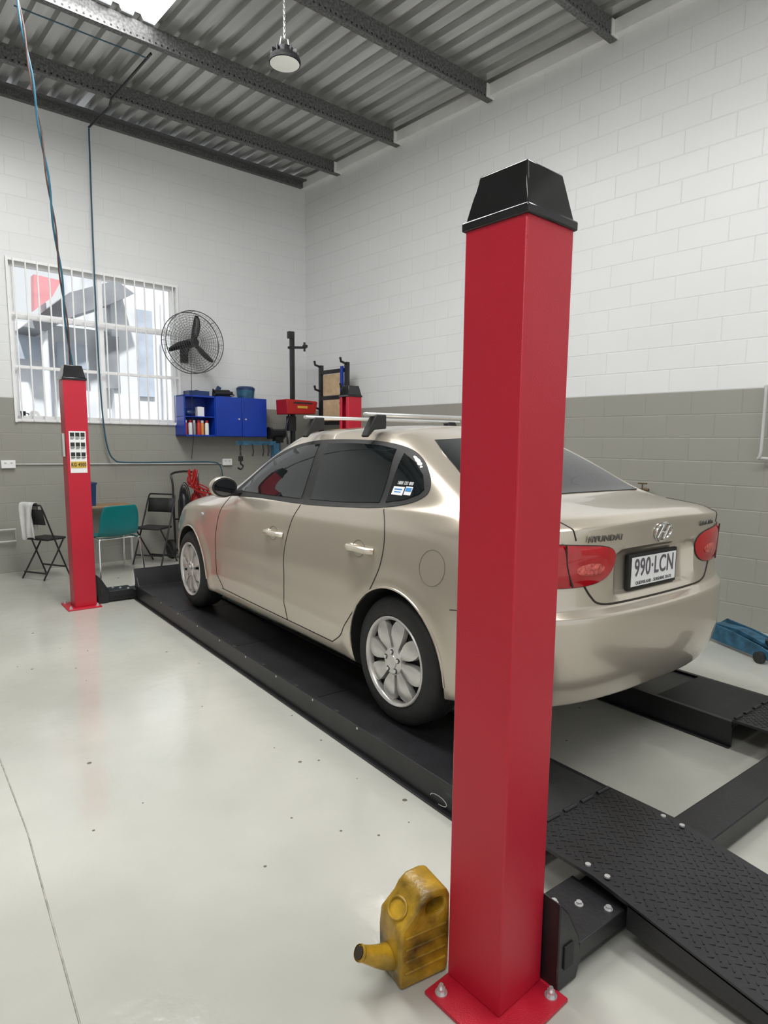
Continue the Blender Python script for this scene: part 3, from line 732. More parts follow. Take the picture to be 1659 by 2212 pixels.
text('plate_lettering', '990·LCN', 0.112, MAROON, pl, (0, yp-0.0145, pz+0.014), (pi/2, 0, 0), sx=0.74, bold=.012)
text('plate_state_lettering', 'QUEENSLAND - SUNSHINE STATE', 0.021, MAROON, pl, (0, yp-0.0145, pz-0.052), (pi/2, 0, 0), sx=0.88)
def badge(txt, x, z, size, sx=1.0):
    text('badge_lettering', txt, size, BADGE, car, None, None, extrude=0.002, sx=sx, mtx=surf_mtx(prear(x, z), (0, 0, 1), 0.003))
badge('HYUNDAI', -.42, .985, 0.037, 1.2); badge('ELANTRA', .42, .995, 0.034, 1.05)
EM = surf_mtx(prear(0, .985), (0, 0, 1), 0.007)
g = G(); g.tube([EM @ Vector((.064*cos(a), .042*sin(a), 0)) for a in [i*2*pi/32 for i in range(32)]], 0.0048, 8, True)
for P_ in ([(-.038, -.026, 0), (-.028, -.004, 0), (-.012, .034, 0)], [(.012, -.034, 0), (.028, .004, 0), (.038, .026, 0)], [(-.027, -.004, 0), (-.010, .002, 0), (.010, -.002, 0), (.027, .004, 0)]):
    g.tube([EM @ Vector(p) for p in catmull(P_, 4)], 0.0048, 8)
g.build('emblem', CHR, car)
g = G(); g.cyl((.42, prear(.42, .83)[0].y-0.004, .83), (.42, prear(.42, .83)[0].y+0.01, .83), 0.014, n=16); g.build('boot_lock', CHR, car)
ps = pside(-1)
text('sticker_lettering', '1800 333 000', 0.026, WHITE, car, None, None, sx=0.78, mtx=surf_mtx(ps(1.04, 1.168), (0, 0, 1), 0.0085))
g = G(); g.box((0, 0, 0), (.085, .045, .002)); g.bm.transform(surf_mtx(ps(1.075, 1.13), (0, 0, 1), .008)); st_ = g.build('sticker', WHITE, car)
g = G(); g.box((0, .008, 0), (.06, .006, .001)).box((0, -.006, 0), (.05, .005, .001)); g.bm.transform(surf_mtx(ps(1.075, 1.13), (0, 0, 1), .0095)); g.build('sticker_print', SBLUE, st_)
g = G(); g.box((0, 0, 0), (.05, .045, .002)); g.bm.transform(surf_mtx(ps(.998, 1.134), (0, 0, 1), .008)); st_ = g.build('sticker', WHITE, car)
g = G(); g.box((0, .006, 0), (.042, .02, .001)); g.bm.transform(surf_mtx(ps(.998, 1.134), (0, 0, 1), .0095)); g.build('sticker_print', SBLUE, st_)
for y in (1.50, 2.16):
    g = G(); g.box((0, 0, 0), (1.34, 0.045, 0.022)); rb = g.build('roof_bar', ALU, car, bevel=0.008); rb.location = (0, y, 1.525)
    for s in (-1, 1):
        g = G(); g.prism([(s*.54, .0), (s*.61, .0), (s*.635, -.04), (s*.675, -.12), (s*.665, -.128), (s*.62, -.085), (s*.54, -.078)], 'y', -0.030, 0.030)
        g.build('mount_foot', BLKR, rb, bevel=0.006)
def wheel(side, y):
    X = side*0.895
    o = (X, y, WR); ax = (side, 0, 0)
    R = WR; F = 1.06
    prof = [(.217, -.02), (.226, -.004), (.250, .0), (.277, -.006), (.300, -.018), (R-.006, -.034), (R, -.05), (R, -.085), (R-.007, -.088), (R-.007, -.094), (R, -.097), (R, -.125), (R-.007, -.128), (R-.007, -.134), (R, -.137), (R, -.165), (R-.006, -.18), (.28, -.2), (.225, -.2), (.214, -.15), (.20, -.05)]
    g = G(); g.lathe(prof, 64, o, ax); t = g.build('wheel', BLKR, car, ang=0.5)
    g = G(); g.lathe([(.212, -.10), (.212, -.03), (.205, -.04), (.0, -.045)], 40, o, ax); g.build('wheel_disc', DARK, t)
    g = G(); g.lathe([(.218, -.025), (.222, -.004), (.217, .001), (.209, -.003), (.202, -.014), (.200, -.035)], 64, o, ax)
    for k in range(8):
        a = 2*pi*k/8+0.2
        ca, sa = cos(a), sin(a); rows = []
        for rr, hw, dp in ((.05, .018, -.006), (.070, .021, -.005), (.090, .030, -.002), (.115, .040, .001), (.140, .045, .001), (.162, .044, -.003), (.180, .037, -.009), (.193, .026, -.015)):
            rr *= F; hw *= F; row = []
            for q in (-1, -.93, -.5, 0, .5, .93, 1):
                yy = rr*ca-q*hw*sa; zz = rr*sa+q*hw*ca
                row.append((X+side*(dp-(0.034 if abs(q) == 1 else 0.007*q*q)), y+yy, WR+zz))
            rows.append(row)
        g.grid(rows)
    g.lathe([(.068, -.03), (.066, -.004), (.058, .002), (.036, .002), (.034, .006), (0, .007)], 32, o, ax)
    g.build('hub_cap', SILV, t)
    for k in range(5):
        a = 2*pi*k/5+.3; p = (X, y+.049*cos(a), WR+.049*sin(a))
        g = G(); g.cyl((X-side*.004, p[1], p[2]), (X+side*.003, p[1], p[2]), .0125, n=16); g.build('nut_recess', DARK, t)
        g = G(); g.cyl((X-side*.004, p[1], p[2]), (X+side*.009, p[1], p[2]), .009, n=6); g.build('wheel_nut', ALU, t)
for y in WY:
    for s in (-1, 1): wheel(s, y)

# ------------------------------------------------------------------ yellow can
t = thing('pouring_can', 'grimy yellow plastic pouring can with spout beside the red foreground post', 'can', Vector((1.074, 1.264, 0)), radians(-8))
g = G()
sil = [(-.078, .0), (.076, .0), (.081, .02), (.083, .12), (.082, .235), (.070, .258), (.045, .264), (.002, .260), (-.022, .243), (-.036, .220), (-.079, .182), (-.084, .13), (-.082, .02)]
g.prism(sil, 'y', -.060, .060)
cb_ = g.build('body', YEL, t)
g = G()
hole = [(.032+.030*math.copysign(abs(cos(q))**.7, cos(q)), .217+.022*math.copysign(abs(sin(q))**.7, sin(q))) for q in [i*2*pi/20 for i in range(20)]]
g.prism(hole, 'y', -.2, .2)
boolean(cb_, g, (YEL,))
md = cb_.modifiers.new('b', 'BEVEL'); md.width = .010; md.segments = 3; md.limit_method = 'ANGLE'; md.angle_limit = 0.75
g = G(); g.tube([(-.057+.028*cos(q)*.73, .036*sin(q), .204+.028*cos(q)*.65) for q in [i*2*pi/24 for i in range(24)]], .004, 8, True); g.build('moulded_ring', YEL, t)
for zz in (.05, .085, .12, .155):
    g = G(); g.tube([(-.066, -.0605, zz), (.066, -.0605, zz)], .0035, 8); g.build('moulded_rib', YEL, t)
g = G(); g.tube(catmull([(-.05, 0, .060), (-.09, 0, .068), (-.13, 0, .086), (-.176, 0, .114)], 5), [.043-.0016*i for i in range(16)], 16); sp = g.build('spout', YEL, t)
g = G(); g.lathe([(.021, -.006), (.023, 0), (.021, .006)], 16, (-.173, 0, .1122), (-.85, 0, .52)); g.build('spout_rim', YEL, sp)
g = G(); g.cyl((-.175, 0, .1135), (-.1785, 0, .1157), .0165, n=14); g.build('spout_opening', YELD, sp)

# ------------------------------------------------------------------ high bay lamp
pq = onplane(615, 138, Vector((5.17, 5.03, 0))+UY*.03, UY)
t = thing('high_bay_lamp', 'round black high bay lamp hanging on a chain from the roof purlin', 'lamp', pq)
g = G(); g.lathe([(.125, 0), (.13, .018), (.118, .045), (.08, .056), (.07, .11), (.045, .12), (0, .12)], 32); g.build('housing', BLKM, t)
g = G(); g.lathe([(.118, -.002), (.10, -.010), (0, -.016)], 32); g.build('diffuser', LAMPG, t)
for k in range(12):
    a = 2*pi*k/12; g = G(); g.box((.088*cos(a), .088*sin(a), .068), (.05, .004, .045), rz=a); g.build('cooling_fin', BLKM, t)
g = G(); g.tube([(-.045, 0, .11), (-.03, 0, .19), (.03, 0, .19), (.045, 0, .11)], .005, 6); g.build('hanger', ALU, t)
zt = PZ-pq.z
g = G(); z = .185; k = 0
while z < zt:
    g.tube([(0.008*cos(q)*(1 if k % 2 else 0), .008*cos(q)*(0 if k % 2 else 1), z+.014*sin(q)+.012) for q in [i*pi/4 for i in range(8)]], .0028, 5, True); z += .022; k += 1
g.build('chain', ALU, t)

# ------------------------------------------------------------------ fan
uf, zf = bw(418, 740, 0.32)
t = thing('wall_fan', 'black industrial wall fan with wire cage beside the barred window', 'fan', BW(uf, 0, zf), BA)
R = .375
g = G()
for r in [R*i/13 for i in range(2, 14)]:
    for yy in (-.38, -.24):
        bulge = (1-(r/R)**2)*.05*(-1 if yy < -.3 else 1)
        g.tube([(r*cos(a), yy+bulge, r*sin(a)) for a in [i*2*pi/40 for i in range(40)]], .0019 if r < R*.99 else .006, 5, True)
for k in range(44):
    a = 2*pi*k/44
    for sg_, yy in ((-1, -.38), (1, -.24)):
        g.tube([(r*cos(a), yy+sg_*(1-(r/R)**2)*.05, r*sin(a)) for r in (R*.15, R*.4, R*.7, R)], .0015, 4)
for k in range(8):
    a = 2*pi*k/8; g.tube([(R*cos(a), -.38, R*sin(a)), (R*cos(a), -.24, R*sin(a))], .003, 4)
g.build('cage', WIRE, t)
for k in range(3):
    a = pi/2-0.15+2*pi*k/3; rows = []
    for r, w0, w1 in ((.04, -.03, .03), (.12, -.055, .03), (.2, -.06, .028), (.29, -.045, .022), (.335, -.02, .015)):
        rows.append([(r*cos(a)-q*sin(a), -.31+q*.5, r*sin(a)+q*cos(a)) for q in (w0, (w0+w1)/2, w1)])
    g = G(); g.grid(rows); g.build('fan_blade', BLKM, t, solid=.003)
g = G(); g.cyl((0, -.36, 0), (0, -.12, 0), .055, n=20); g.build('motor', BLKM, t)
g = G(); g.tube([(0, -.18, 0), (0, -.15, -.08), (0, 0, -.12)], .018, 8).box((0, -.008, -.12), (.12, .014, .2)); g.build('bracket', BLKM, t)
g = G(); g.tube([(-.03, -.3, -.06), (-.035, -.3, -.5), (-.03, -.3, -1.2), (-.04, -.25, -1.45)], .004, 5); g.build('cord', BLKM, t)

# ------------------------------------------------------------------ blue wall cabinet
D = 0.28
ua, za = bw(396, 852, D); ub, zb = bw(576, 944, D); zc = bw(396, 942, D)[1]
cw = ub-ua; chh = za-zc; cz = zc
CU = (ua+ub)/2
cab = thing('wall_cabinet', 'bright blue steel wall cabinet with open left compartment below the fan', 'cabinet', BW(CU, 0, cz), BA)
sx1 = -cw/2+cw*0.36
g = G()
g.box((0, -.006, chh/2), (cw, .012, chh)); g.box((0, -D/2, .01), (cw, D, .02)); g.box((0, -D/2, chh-.01), (cw, D, .02))
for x in (-cw/2+.01, sx1, cw/2-.01): g.box((x, -D/2, chh/2), (.02, D, chh))
g.box(((-cw/2+sx1)/2, -D/2, chh*.48), (sx1+cw/2, D-.02, .012))
g.build('body', BLUE, cab)
dw = (cw/2-sx1)/2
for k in range(2):
    x = sx1+dw*(k+.5); g = G(); g.box((x, -D-.008, chh/2), (dw-.006, .014, chh-.01)); dd = g.build('door', BLUE, cab, bevel=.003)
    g = G(); g.cyl((x+(dw/2-.05)*(1 if k == 0 else -1), -D-.016, chh*.45), (x+(dw/2-.05)*(1 if k == 0 else -1), -D-.03, chh*.45), .012, n=12); g.build('knob', ALU, dd)
def on_cab(u, v, z): return BW(CU+u, v, cz+z)
cols = [(0.45, .02, .02), (.7, .7, .7), (.25, .27, .3), (.5, .03, .02), (.6, .2, .03), (.75, .75, .72)]
xs0 = -cw/2+.05
for k in range(6):
    m = mat('spray can paint', cols[k], .3)
    lab = ['red spray can at left end of the lower cabinet shelf', 'white spray can second from left in the blue cabinet', 'grey spray can third from left in the blue cabinet', 'deep red spray can fourth from left in the blue cabinet', 'orange spray can fifth from left in the blue cabinet', 'white spray can next to the cabinet doors'][k]
    t = thing('spray_can', lab, 'spray can', on_cab(xs0+k*.056, .20+.02*(k % 2), .0205), BA, 'spray cans in the blue cabinet')
    g = G(); g.lathe([(0, 0), (.026, 0), (.026, .14), (.018, .155), (0, .157)], 16); g.build('canister', m, t)
    g = G(); g.lathe([(.019, .15), (.019, .185), (0, .187)], 14); g.build('lid', WHITE if k % 2 == 0 else REDP, t)
g = G(); g.sph((0, 0, .045), .075, (1, .8, .6)); o = g.build('rag', BLUED); o.location = on_cab(-cw/2+.12, .17, chh*.48+.0065); tag(o, 'dark folded rag bundle on upper cabinet shelf', 'rag')
g = G(); g.box((0, 0, .06), (.09, .08, .12)).box((0, 0, .122), (.06, .05, .006)); o = g.build('small_box', WHITE, bevel=.004); o.location = on_cab(-cw/2+.26, .17, chh*.48+.0065); o.rotation_euler = (0, 0, BA); tag(o, 'small white box on the upper cabinet shelf', 'box')
t = thing('grease_tub', 'round blue tub with lid on the right end of the cabinet top', 'tub', on_cab(cw*.30, .14, chh), BA)
g = G(); g.lathe([(0, 0), (.11, 0), (.12, .1), (.12, .12)], 28); g.build('tub', BLUEJ, t)
g = G(); g.lathe([(.125, .115), (.125, .14), (.10, .16), (0, .165)], 28); g.build('lid', BLUED, t)
t = thing('power_tool', 'dark power tool with cable lying on the cabinet top', 'tool', on_cab(cw*.02, .14, chh), BA)
g = G(); g.cyl((-.13, 0, .05), (.08, 0, .06), .045, n=14).cyl((.08, 0, .06), (.13, 0, .06), .025, n=12); g.build('motor_body', BLKM, t)
g = G(); g.box((-.08, 0, .09), (.05, .04, .1), ry=.5).box((0, 0, .008), (.2, .06, .016)); g.build('grip', BLUED, t)
g = G(); g.tube(catmull([(-.13, 0, .05), (-.16, -.03, .1), (-.15, 0, .02), (-.1, .06, .02), (.1, -.07, .02), (.14, 0, .05)], 6), .007, 6); g.build('cable', BLKM, t)
t = thing('parts_tray', 'dark blue plastic tray on the left of the cabinet top', 'tray', on_cab(-cw*.30, .14, chh), BA)
g = G(); g.box((0, 0, .006), (.26, .18, .012))
for sx, sy, a, b2 in ((0, -.09, .26, .01), (0, .09, .26, .01), (-.13, 0, .01, .19), (.13, 0, .01, .19)): g.box((sx, sy, .03), (a, b2, .06))
g.build('tray', BLUED, t, bevel=.003)
g = G(); g.tube(catmull([(-.1, -.05, .03), (0, 0, .07), (.1, .04, .04), (.02, .05, .05), (-.06, 0, .06)], 6), .009, 6); g.build('hose_piece', BLKM, t)

# ------------------------------------------------------------------ column stand with red box
p = onplane(632, 880, BW(0, .55), UY)
t = thing('headlamp_tester', 'tall black column stand with cross arm and red steel box near the corner', 'tester', (p.x, p.y, 0), BA)
ztop = onplane(626, 716, BW(0, .55), UY).z; zbx = p.z
g = G(); g.box((0, 0, ztop/2+.02), (.05, .05, ztop-.04)).cyl((0, 0, ztop-.04), (0, 0, ztop), .035, n=16); g.box((-.03, -.02, ztop-.05), (.08, .06, .09)); g.build('column', BLKM, t)
g = G(); g.box((.08, 0, ztop-.2), (.28, .03, .03), ry=-.1).cyl((.2, 0, ztop-.24), (.2, 0, ztop-.12), .015, n=8).box((.21, 0, ztop-.17), (.05, .05, .04)); g.build('cross_arm', BLKM, t)
g = G(); g.prism([(-.17, -.10), (.28, -.085), (.32, .075), (.29, .09), (-.18, .10)], 'y', -.14, .14); bx = g.build('red_box', REDP, t, bevel=.008); bx.location = (0, 0, zbx)
g = G(); g.box((.07, -.143, 0), (.16, .004, .03)); g.build('sticker', YSIGN, bx)
g = G(); g.box((.08, -.143, .055), (.3, .004, .02)); g.build('vent', INK, bx)
g = G(); g.box((0, 0, .03), (.4, .25, .06)); g.build('base', BLKM, t)
g = G(); g.box((-.03, -.01, zbx-.22), (.12, .06, .2)); g.tube([(-.08, -.03, zbx-.1), (-.14, -.05, zbx-.3), (-.1, -.03, zbx-.5)], .012, 6); g.build('slide_carriage', BLKM, t)

u0, z1 = rw(696, 790, .2); u1, _ = rw(752, 790, .2); z0 = rw(720, 930, .2)[1]
t = thing('wall_rack', 'black clamp rack with pale plywood panels against the wall by the corner', 'rack', RW((u0+u1)/2, 0.22, 0), RA)
hw = abs(u0-u1)/2
g = G()
for x in (-hw, hw): g.box((x, 0, z1/2), (.05, .05, z1))
for z in (z1-.1, z1-.45, z0+.1, .4): g.box((0, 0, z), (2*hw, .04, .05))
g.box((0, -.05, .02), (2*hw+.1, .25, .04)); g.build('frame', BLKM, t)
for z in (z1-.28, z1-.62):
    g = G(); g.box((0, .03, z), (hw*1.3, .02, .28)); g.build('plywood_panel', PINE, t)
for x in (-hw, hw):
    for z in (z1-.02, z1-.35, z1-.6):
        g = G(); g.tube([(x, .02, z), (x, .10, z+.02), (x-.01, .12, z+.07)], .016, 6); g.build('clamp_arm', BLKM, t)
g = G(); g.box((-hw*.78, .035, z1-.5), (.05, .02, .9)); g.build('blue_strip', BLUE, t)

p = onplane(556, 957, BW(0, 1.05), UY)
pr = onplane(590, 957, BW(0, 1.05), UY); plft = onplane(516, 957, BW(0, 1.05), UY)
t = thing('engine_hoist', 'blue engine hoist with hanging hook behind the car bonnet', 'hoist', (pr.x, pr.y, 0), BA)
dx = (plft-pr).length; zh = p.z
g = G(); g.box((-dx/2, 0, zh), (dx+.05, .05, .05)); g.build('boom', BLUEJ, t)
g = G(); g.box((0.03, 0, zh/2), (.08, .08, zh)); g.build('mast', BLUEJ, t)
g = G(); g.box((-.2, -.15, .05), (.5, .07, .07)).box((-.2, .15, .05), (.5, .07, .07)).box((.03, 0, .05), (.08, .3, .07)); g.build('base_legs', BLUEJ, t)
g = G()
for k in range(4): g.tube([(-dx+.02+(.008*cos(q) if k % 2 else 0), (.008*cos(q) if k % 2 == 0 else 0), zh-.04-k*.035+.022*sin(q)) for q in [i*pi/4 for i in range(8)]], .005, 5, True)
g.box((-dx+.02, 0, zh-.19), (.05, .03, .06)); g.tube(catmull([(-dx+.02, 0, zh-.2), (-dx+.02, 0, zh-.25), (-dx+.05, 0, zh-.28), (-dx+.02, 0, zh-.32), (-dx-.02, 0, zh-.3)], 5), .011, 8)
g.build('hook', BLKM, t)
for x in (-dx*.65, -dx*.35, -dx*.2):
    g = G(); g.tube([(x, -.03, zh-.01), (x+.01, -.035, zh-.1), (x, -.03, zh-.16)], .009, 6); g.build('hanging_chain', BLKM, t)

p = onplane(600, 936, BW(0, .25), UY)
t = thing('bench_grinder', 'dark bench grinder on pedestal between hoist and column stand', 'grinder', (p.x, p.y, 0), BA)
g = G(); g.cyl((-.1, 0, p.z), (.1, 0, p.z), .06, n=16); g.box((0, 0, p.z-.09), (.12, .1, .08)); g.build('motor', BLKM, t)
for s in (-1, 1):
    g = G(); g.cyl((s*.11, 0, p.z), (s*.15, 0, p.z), .085, n=24); g.build('grinding_wheel', GREYC if s > 0 else BLKM, t)
g = G(); g.cyl((0, 0, 0), (0, 0, p.z-.12), .035, n=14).cyl((0, 0, 0), (0, 0, .02), .13, n=20); g.build('pedestal', BLKM, t)

# ------------------------------------------------------------------ furniture by the back wall
t = thing('table', 'small brown topped table against the back wall behind the teal chair', 'table', (1.84, 7.99, 0), BA)
g = G(); g.box((0, 0, .72), (.60, .34, .025)); g.build('tabletop', WOOD, t, bevel=.004)
for x in (-.27, .27):
    for y in (-.14, .14):
        g = G(); g.box((x, y, .354), (.022, .022, .708)); g.build('leg', ALU, t)
t = thing('crate', 'dark blue plastic crate standing on the brown table', 'crate', (1.655, 7.98, .733), BA)
g = G(); g.taper((0, 0, 0), (.16, .20), (.18, .23), .26); g.build('bin', BLUED, t)
g = G(); g.box((0, 0, .262), (.195, .245, .02)); g.build('rim', BLUED, t)

t = thing('shell_chair', 'teal plastic shell chair with chrome legs, back turned to the camera', 'chair', (1.80, 7.48, 0), BA+radians(8))
rows = []
prof = [(.24, .425, .20), (.20, .44, .215), (.08, .425, .225), (-.08, .42, .225), (-.17, .44, .225), (-.215, .50, .225), (-.235, .60, .225), (-.255, .70, .215), (-.27, .775, .19), (-.272, .79, .17)]
for y, z, w in prof:
    rows.append([(w*q, y+(.03*abs(q)**2 if z > .48 else 0), z+(.02*abs(q)**2 if z < .48 else 0)) for q in (-1, -.8, -.4, 0, .4, .8, 1)])
g = G(); g.grid(rows); g.build('shell', TEAL, t, solid=.008, sub=1)
for s in (-1, 1):
    g = G(); g.tube(catmull([(s*.25, -.24, .01), (s*.23, -.2, .38), (s*.21, -.16, .415), (s*.21, .12, .415), (s*.23, .18, .38), (s*.25, .24, .01)], 6), .012, 8); g.build('leg', CHR, t)
for yy in (-.1, .1):
    g = G(); g.tube([(-.21, yy, .41), (.21, yy, .41)], .01, 8); g.build('seat_support', CHR, t)

def folding_chair(loc, rz, lab):
    t = thing('folding_chair', lab, 'chair', loc, rz, 'black folding chairs by the back wall')
    for s in (-1, 1):
        g = G(); g.tube(catmull([(s*.21, .22, .01), (s*.205, -.02, .44), (s*.20, -.2, .78), (s*.17, -.21, .84)], 6), .011, 8); g.build('front_leg', BLKM, t)
        g = G(); g.tube([(s*.185, -.24, .01), (s*.185, .02, .28), (s*.185, .17, .45)], .011, 8); g.build('rear_leg', BLKM, t)
    for a_, b2 in (((-.17, -.21, .84), (.17, -.21, .84)), ((-.185, -.2, .08), (.185, -.2, .08)), ((-.2, .16, .12), (.2, .16, .12))):
        g = G(); g.tube([a_, b2], .010, 8); g.build('cross_tube', BLKM, t)
    g = G(); g.box((0, .04, .45), (.37, .36, .025)); g.build('seat', BLKR, t, bevel=.01)
    rows = [[(x*.19, -.165-.02*(1-abs(x))-.05*(z-.62)/.18, z) for x in (-1, -.5, 0, .5, 1)] for z in (.62, .70, .79)]
    g = G(); g.grid(rows); g.build('backrest', BLKR, t, solid=.012)
    return t
t = folding_chair((2.37, 7.78, 0), BA+radians(125), 'black folding chair right of the teal chair'); t.scale = (.92, .8, 1)
RZC = BA+radians(-62); LC = Vector((1.15, 7.66, 0))
t = folding_chair(LC, RZC, 'black folding chair with a cloth over it at far left'); t.scale = (.85, .68, .96)
rows = []
for i in range(9):
    sft = i/8
    row = []
    for j in range(13):
        q = j/12; xx = -.11+.18*sft
        if q < .4: yy = -.04-.02*sin(i*1.7); z = .44+.38*(q/.4)
        elif q < .6: yy = -.04+.08*(q-.4)/.2; z = .835
        else: yy = .045+.02*sin(i*1.3); z = .825-.30*(q-.6)/.4
        row.append((xx*(1+.3*abs(q-.5))+.015*sin(j*.9+i), yy+.012*sin(j*1.1+i*2), z-.02*sin(i*.8)*(abs(q-.5) > .3)))
    rows.append(row)
g = G(); g.grid(rows); o = g.build('cloth', CLOTH, solid=.004, sub=1)
o.rotation_euler = (0, 0, RZC)
o.location = LC+Matrix.Rotation(RZC, 3, 'Z') @ Vector((0, -.143, 0))
tag(o, 'white cotton cloth draped over back of the left folding chair', 'cloth')

t = thing('gas_trolley', 'black hand trolley with red hoses between folding chair and car bonnet', 'trolley', (2.87, 7.92, 0), BA)
g = G(); g.tube(catmull([(-.17, .1, .12), (-.17, .12, .9), (-.15, .17, 1.08), (.15, .17, 1.08), (.17, .12, .9), (.17, .1, .12)], 6), .014, 8).tube([(-.17, .11, .5), (.17, .11, .5)], .01, 6).box((0, 0, .11), (.36, .26, .015)); g.build('frame', BLKM, t)
for s in (-1, 1):
    g = G(); g.cyl((s*.19, .13, .12), (s*.235, .13, .12), .12, n=24).cyl((s*.185, .13, .12), (s*.24, .13, .12), .03, n=12); g.build('wheel', BLKR, t)
for s, m in ((-1, BLKM), (1, REDP)):
    g = G(); g.lathe([(0, 0), (.07, 0), (.075, .03), (.075, .62), (.05, .70), (.025, .72), (.025, .78), (0, .78)], 20, (s*.08, 0, .118)); g.build('cylinder', m, t)
rnd = random.Random(9)
for k in range(7):
    g = G(); ph = rnd.uniform(0, 6); ex_ = rnd.uniform(.5, 1.0); ox = rnd.uniform(-.05, .03)
    g.tube([(.0+ox+.055*ex_*cos(q)+.03*sin(2*q+ph)+.20*max(0, -sin(q)), -.10-.012*k+.02*sin(q+ph), .95+(.14+.03*ex_)*sin(q)+.03*sin(3*q+ph)) for q in [i*2*pi/36 for i in range(36)]], .008, 6, True)
    g.build('red_hose', REDP, t)
for k in range(3):
    g = G(); g.tube([(-.13+(.045+.015*k)*cos(q), -.12-.012*k, .68+(.24+.03*k)*sin(q)) for q in [i*2*pi/28 for i in range(28)]], .007, 6, True); g.build('black_hose', BLKM, t)

# ------------------------------------------------------------------ pipes, outlets, cables
def outlet(px, py, lab):
    u, z = bw(px, py, .03)
    t = thing('power_outlet', lab, 'power outlet', BW(u, 0, z), BA, 'white power outlets on back wall')
    g = G(); g.box((0, -.02, 0), (.14, .04, .09)); g.build('cover', WHITE, t, bevel=.005)
    for x in (-.03, .03):
        g = G(); g.box((x, -.042, .015), (.02, .006, .014)); g.build('switch', GREYC, t)
outlet(18, 1003, 'white power outlet on the grey wall below the left end of the window')
outlet(491, 998, 'white power outlet on the grey wall below the blue cabinet')
ua_, zz1 = bw(30, 1003); ub_, zz2 = bw(480, 1001)
g = G(); g.tube([BW(ua_, .012, zz1), BW(ub_, .012, zz2)], .009, 8)
tag(g.build('conduit', GREYC), 'thin grey conduit running along the wall between the two outlets', 'conduit')
pts = [(192, 278), (198, 450), (205, 620), (213, 780), (222, 900), (232, 965), (246, 992), (275, 999), (400, 998), (455, 998), (474, 1004), (481, 1030), (482, 1085)]
W3 = []
for px, py in pts:
    u, z = bw(px, py, .10); W3.append(BW(u, .10, z))
g = G(); g.tube(catmull(W3, 6), .009, 8)
tag(g.build('air_hose', HOSE), 'blue air hose running down the back wall and along to the outlet', 'hose')
PY = PZ-.015
c0 = onz(326, 116, PY); c1 = onz(240, 215, PY); c2 = onz(236, 232, PY-.03); c3 = W3[0].copy(); c3.z += .015
g = G(); g.tube([c0, c1, c2, c3], .012, 8); tag(g.build('ceiling_pipe', BLKM), 'dark pipe strung under the purlins from the skylight to the back wall', 'pipe')
g = G(); g.tube([onz(30, 12, PY), onz(300, 118, PY), onz(320, 127, PY-.01)], .006, 6)
tag(g.build('ceiling_cable', HOSE), 'thin blue cable along the purlin under the skylight', 'cable')
top = onz(33, -30, PZ)
A = Vector((LX-.01, FY, 2.135)); mids = []
for k in range(13):
    f = k/12; q = A.lerp(top, f); q += Vector((0.02*sin(pi*f), -0.05*sin(pi*f), -0.0)); mids.append(q)
t = thing('hanging_cable', 'blue hose and brown cable twisted together from roof to signed lift post', 'cable', (A.x, A.y, A.z))
g = G(); M1 = catmull(mids, 8); g.tube([p-A+Vector((.009*cos(i*.25), .009*sin(i*.25), 0)) for i, p in enumerate(M1)], .009, 6); g.build('blue_hose', HOSE, t)
g = G(); g.tube([p-A-Vector((.009*cos(i*.25), .009*sin(i*.25), 0)) for i, p in enumerate(M1)], .007, 6); g.build('brown_cable', CABLE, t)
uA, zA = bw(-20, 1172); uB, zB = bw(32, 1150)
g = G(); g.tube([BW(uA, .04, zA), BW(uB, .04, zA), BW(uB, .04, zB+.04), BW(uB-.25, .04, zB+.04)], .012, 8)
tag(g.build('water_pipe', GREYC), 'grey bent water pipe low on the wall at far left', 'pipe')
u, zA = rw(1655, 835, .06); _, zB = rw(1655, 990, .06)
g = G(); g.tube(catmull([RW(u, 0, zA), RW(u, .06, zA), RW(u-.005, .07, zA-.05), RW(u-.005, .07, zB+.05), RW(u, .06, zB), RW(u-.3, .03, zB)], 4), .012, 8)
tag(g.build('grab_rail', GREYC), 'light grey bent rail fixed on the right wall at photo edge', 'rail')
u, z = rw(1385, 1058, .1)
t = thing('wall_tap', 'small tarnished tap on the right wall behind the boot lid', 'tap', RW(u, 0, z), RA)
g = G(); g.cyl((0, 0, 0), (0, .1, 0), .012, n=10).cyl((.06, .08, .0), (-.06, .08, 0), .014, n=10).cyl((.06, .08, -.01), (.06, .08, -.05), .01, n=10); g.build('valve', BRASS, t)
g = G(); g.cyl((0, .08, .01), (0, .08, .05), .006, n=8).box((0, .08, .055), (.08, .015, .01)); g.build('tap_handle', BRASS, t)
t = thing('mug', 'black mug on the window sill at far left', 'mug', BW(bw(50, 888)[0], -.09, WZ0+.0005), BA)
g = G(); g.lathe([(0, 0), (.04, 0), (.045, .1), (.04, .1), (.036, .01)], 20); g.build('cup', BLK, t)
g = G(); g.tube(catmull([(.04, 0, .08), (.07, 0, .07), (.07, 0, .03), (.04, 0, .02)], 5), .006, 6); g.build('handle', BLK, t)
g = G(); g.lathe([(.02, -.03), (.055, -.03), (.055, .03), (.02, .03), (.02, -.03)], 24, (0, 0, .055), (0.2, 1, 0)); o = g.build('tape_roll', WHITE); o.location = BW(bw(78, 885)[0], -.09, WZ0+.0005); tag(o, 'white roll on the window sill beside the black mug', 'roll')

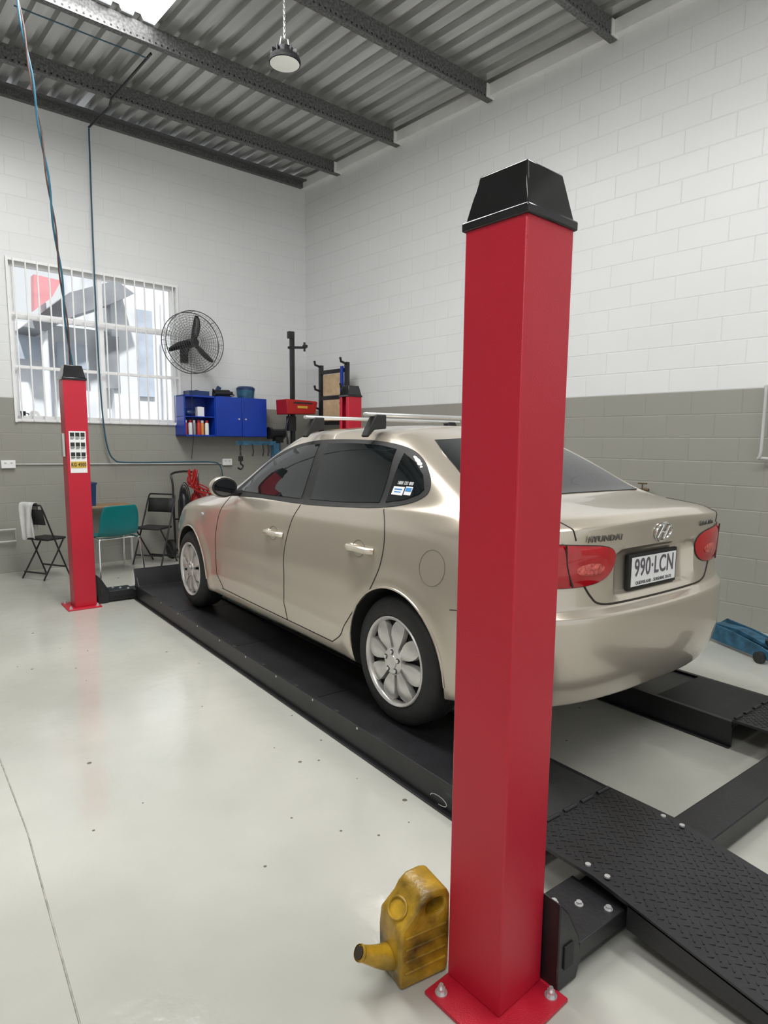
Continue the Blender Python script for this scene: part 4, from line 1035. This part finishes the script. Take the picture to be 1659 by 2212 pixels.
a1 = Vector((5.02, 2.36, 0)); a2 = Vector((4.76, 1.76, 0)); dr = a2-a1
t = thing('trolley_jack', 'worn blue trolley jack on the floor by the right wall', 'jack', a1, atan2(dr.y, dr.x))
for s in (-1, 1):
    g = G(); g.prism([(0, .03), (0, .09), (.08, .15), (.35, .14), (.62, .11), (.70, .09), (.70, .03), (.5, .025), (.12, .025)], 'y', s*.10-.006, s*.10+.006); g.build('side_frame', BLUEJ, t, bevel=.002)
g = G(); g.prism([(.1, .09), (.35, .12), (.62, .10), (.62, .115), (.35, .15), (.1, .13)], 'y', -.05, .05); g.build('lift_arm', BLUEJ, t)
g = G(); g.cyl((.62, 0, .11), (.62, 0, .145), .05, n=20); g.build('saddle', BLKM, t)
for x, r in ((.08, .045), (.64, .04)):
    for s in (-1, 1):
        g = G(); g.cyl((x, s*.11, r), (x, s*.145, r), r, n=20); g.build('wheel', BLKM, t)
g = G(); g.cyl((.02, 0, .13), (-.1, 0, .30), .02, n=10); g.build('handle_socket', BLUEJ, t)

# ------------------------------------------------------------------ light
w = bpy.data.worlds.new('world'); SC.world = w; w.use_nodes = True
bg = w.node_tree.nodes['Background']; bg.inputs['Color'].default_value = (0.92, 0.97, 1.0, 1); bg.inputs['Strength'].default_value = 0.92
def area(name, loc, rot, sx, sy, p, col=(1, 1, 1)):
    l = bpy.data.lights.new(name, 'AREA'); l.shape = 'RECTANGLE'; l.size = sx; l.size_y = sy; l.energy = p; l.color = col
    o = bpy.data.objects.new(name, l); COL.objects.link(o); o.location = loc; o.rotation_euler = rot; return o
area('skylight_lamp', (1.3, 4.2, 5.12), (0, 0, 0), .9, 3.8, 175, (1, 1, .98))
area('ceiling_fill', (-1.5, -0.5, 4.95), (0, 0, 0), 1.3, 3.5, 130, (1, 1, .99))  # added fill under the roof to brighten the room, no fixture here
area('ceiling_fill_right', (3.2, 0.2, 4.95), (0, 0, 0), 0.6, 3.0, 85, (1, 1, .99))  # second added fill, out of view on the right, not a real lamp
sl = bpy.data.lights.new('sun', 'SUN'); sl.energy = 4.6; sl.angle = radians(3); so = bpy.data.objects.new('sun', sl); COL.objects.link(so)
so.rotation_euler = Vector((0.25, 1.0, -1.35)).to_track_quat('-Z', 'Y').to_euler()
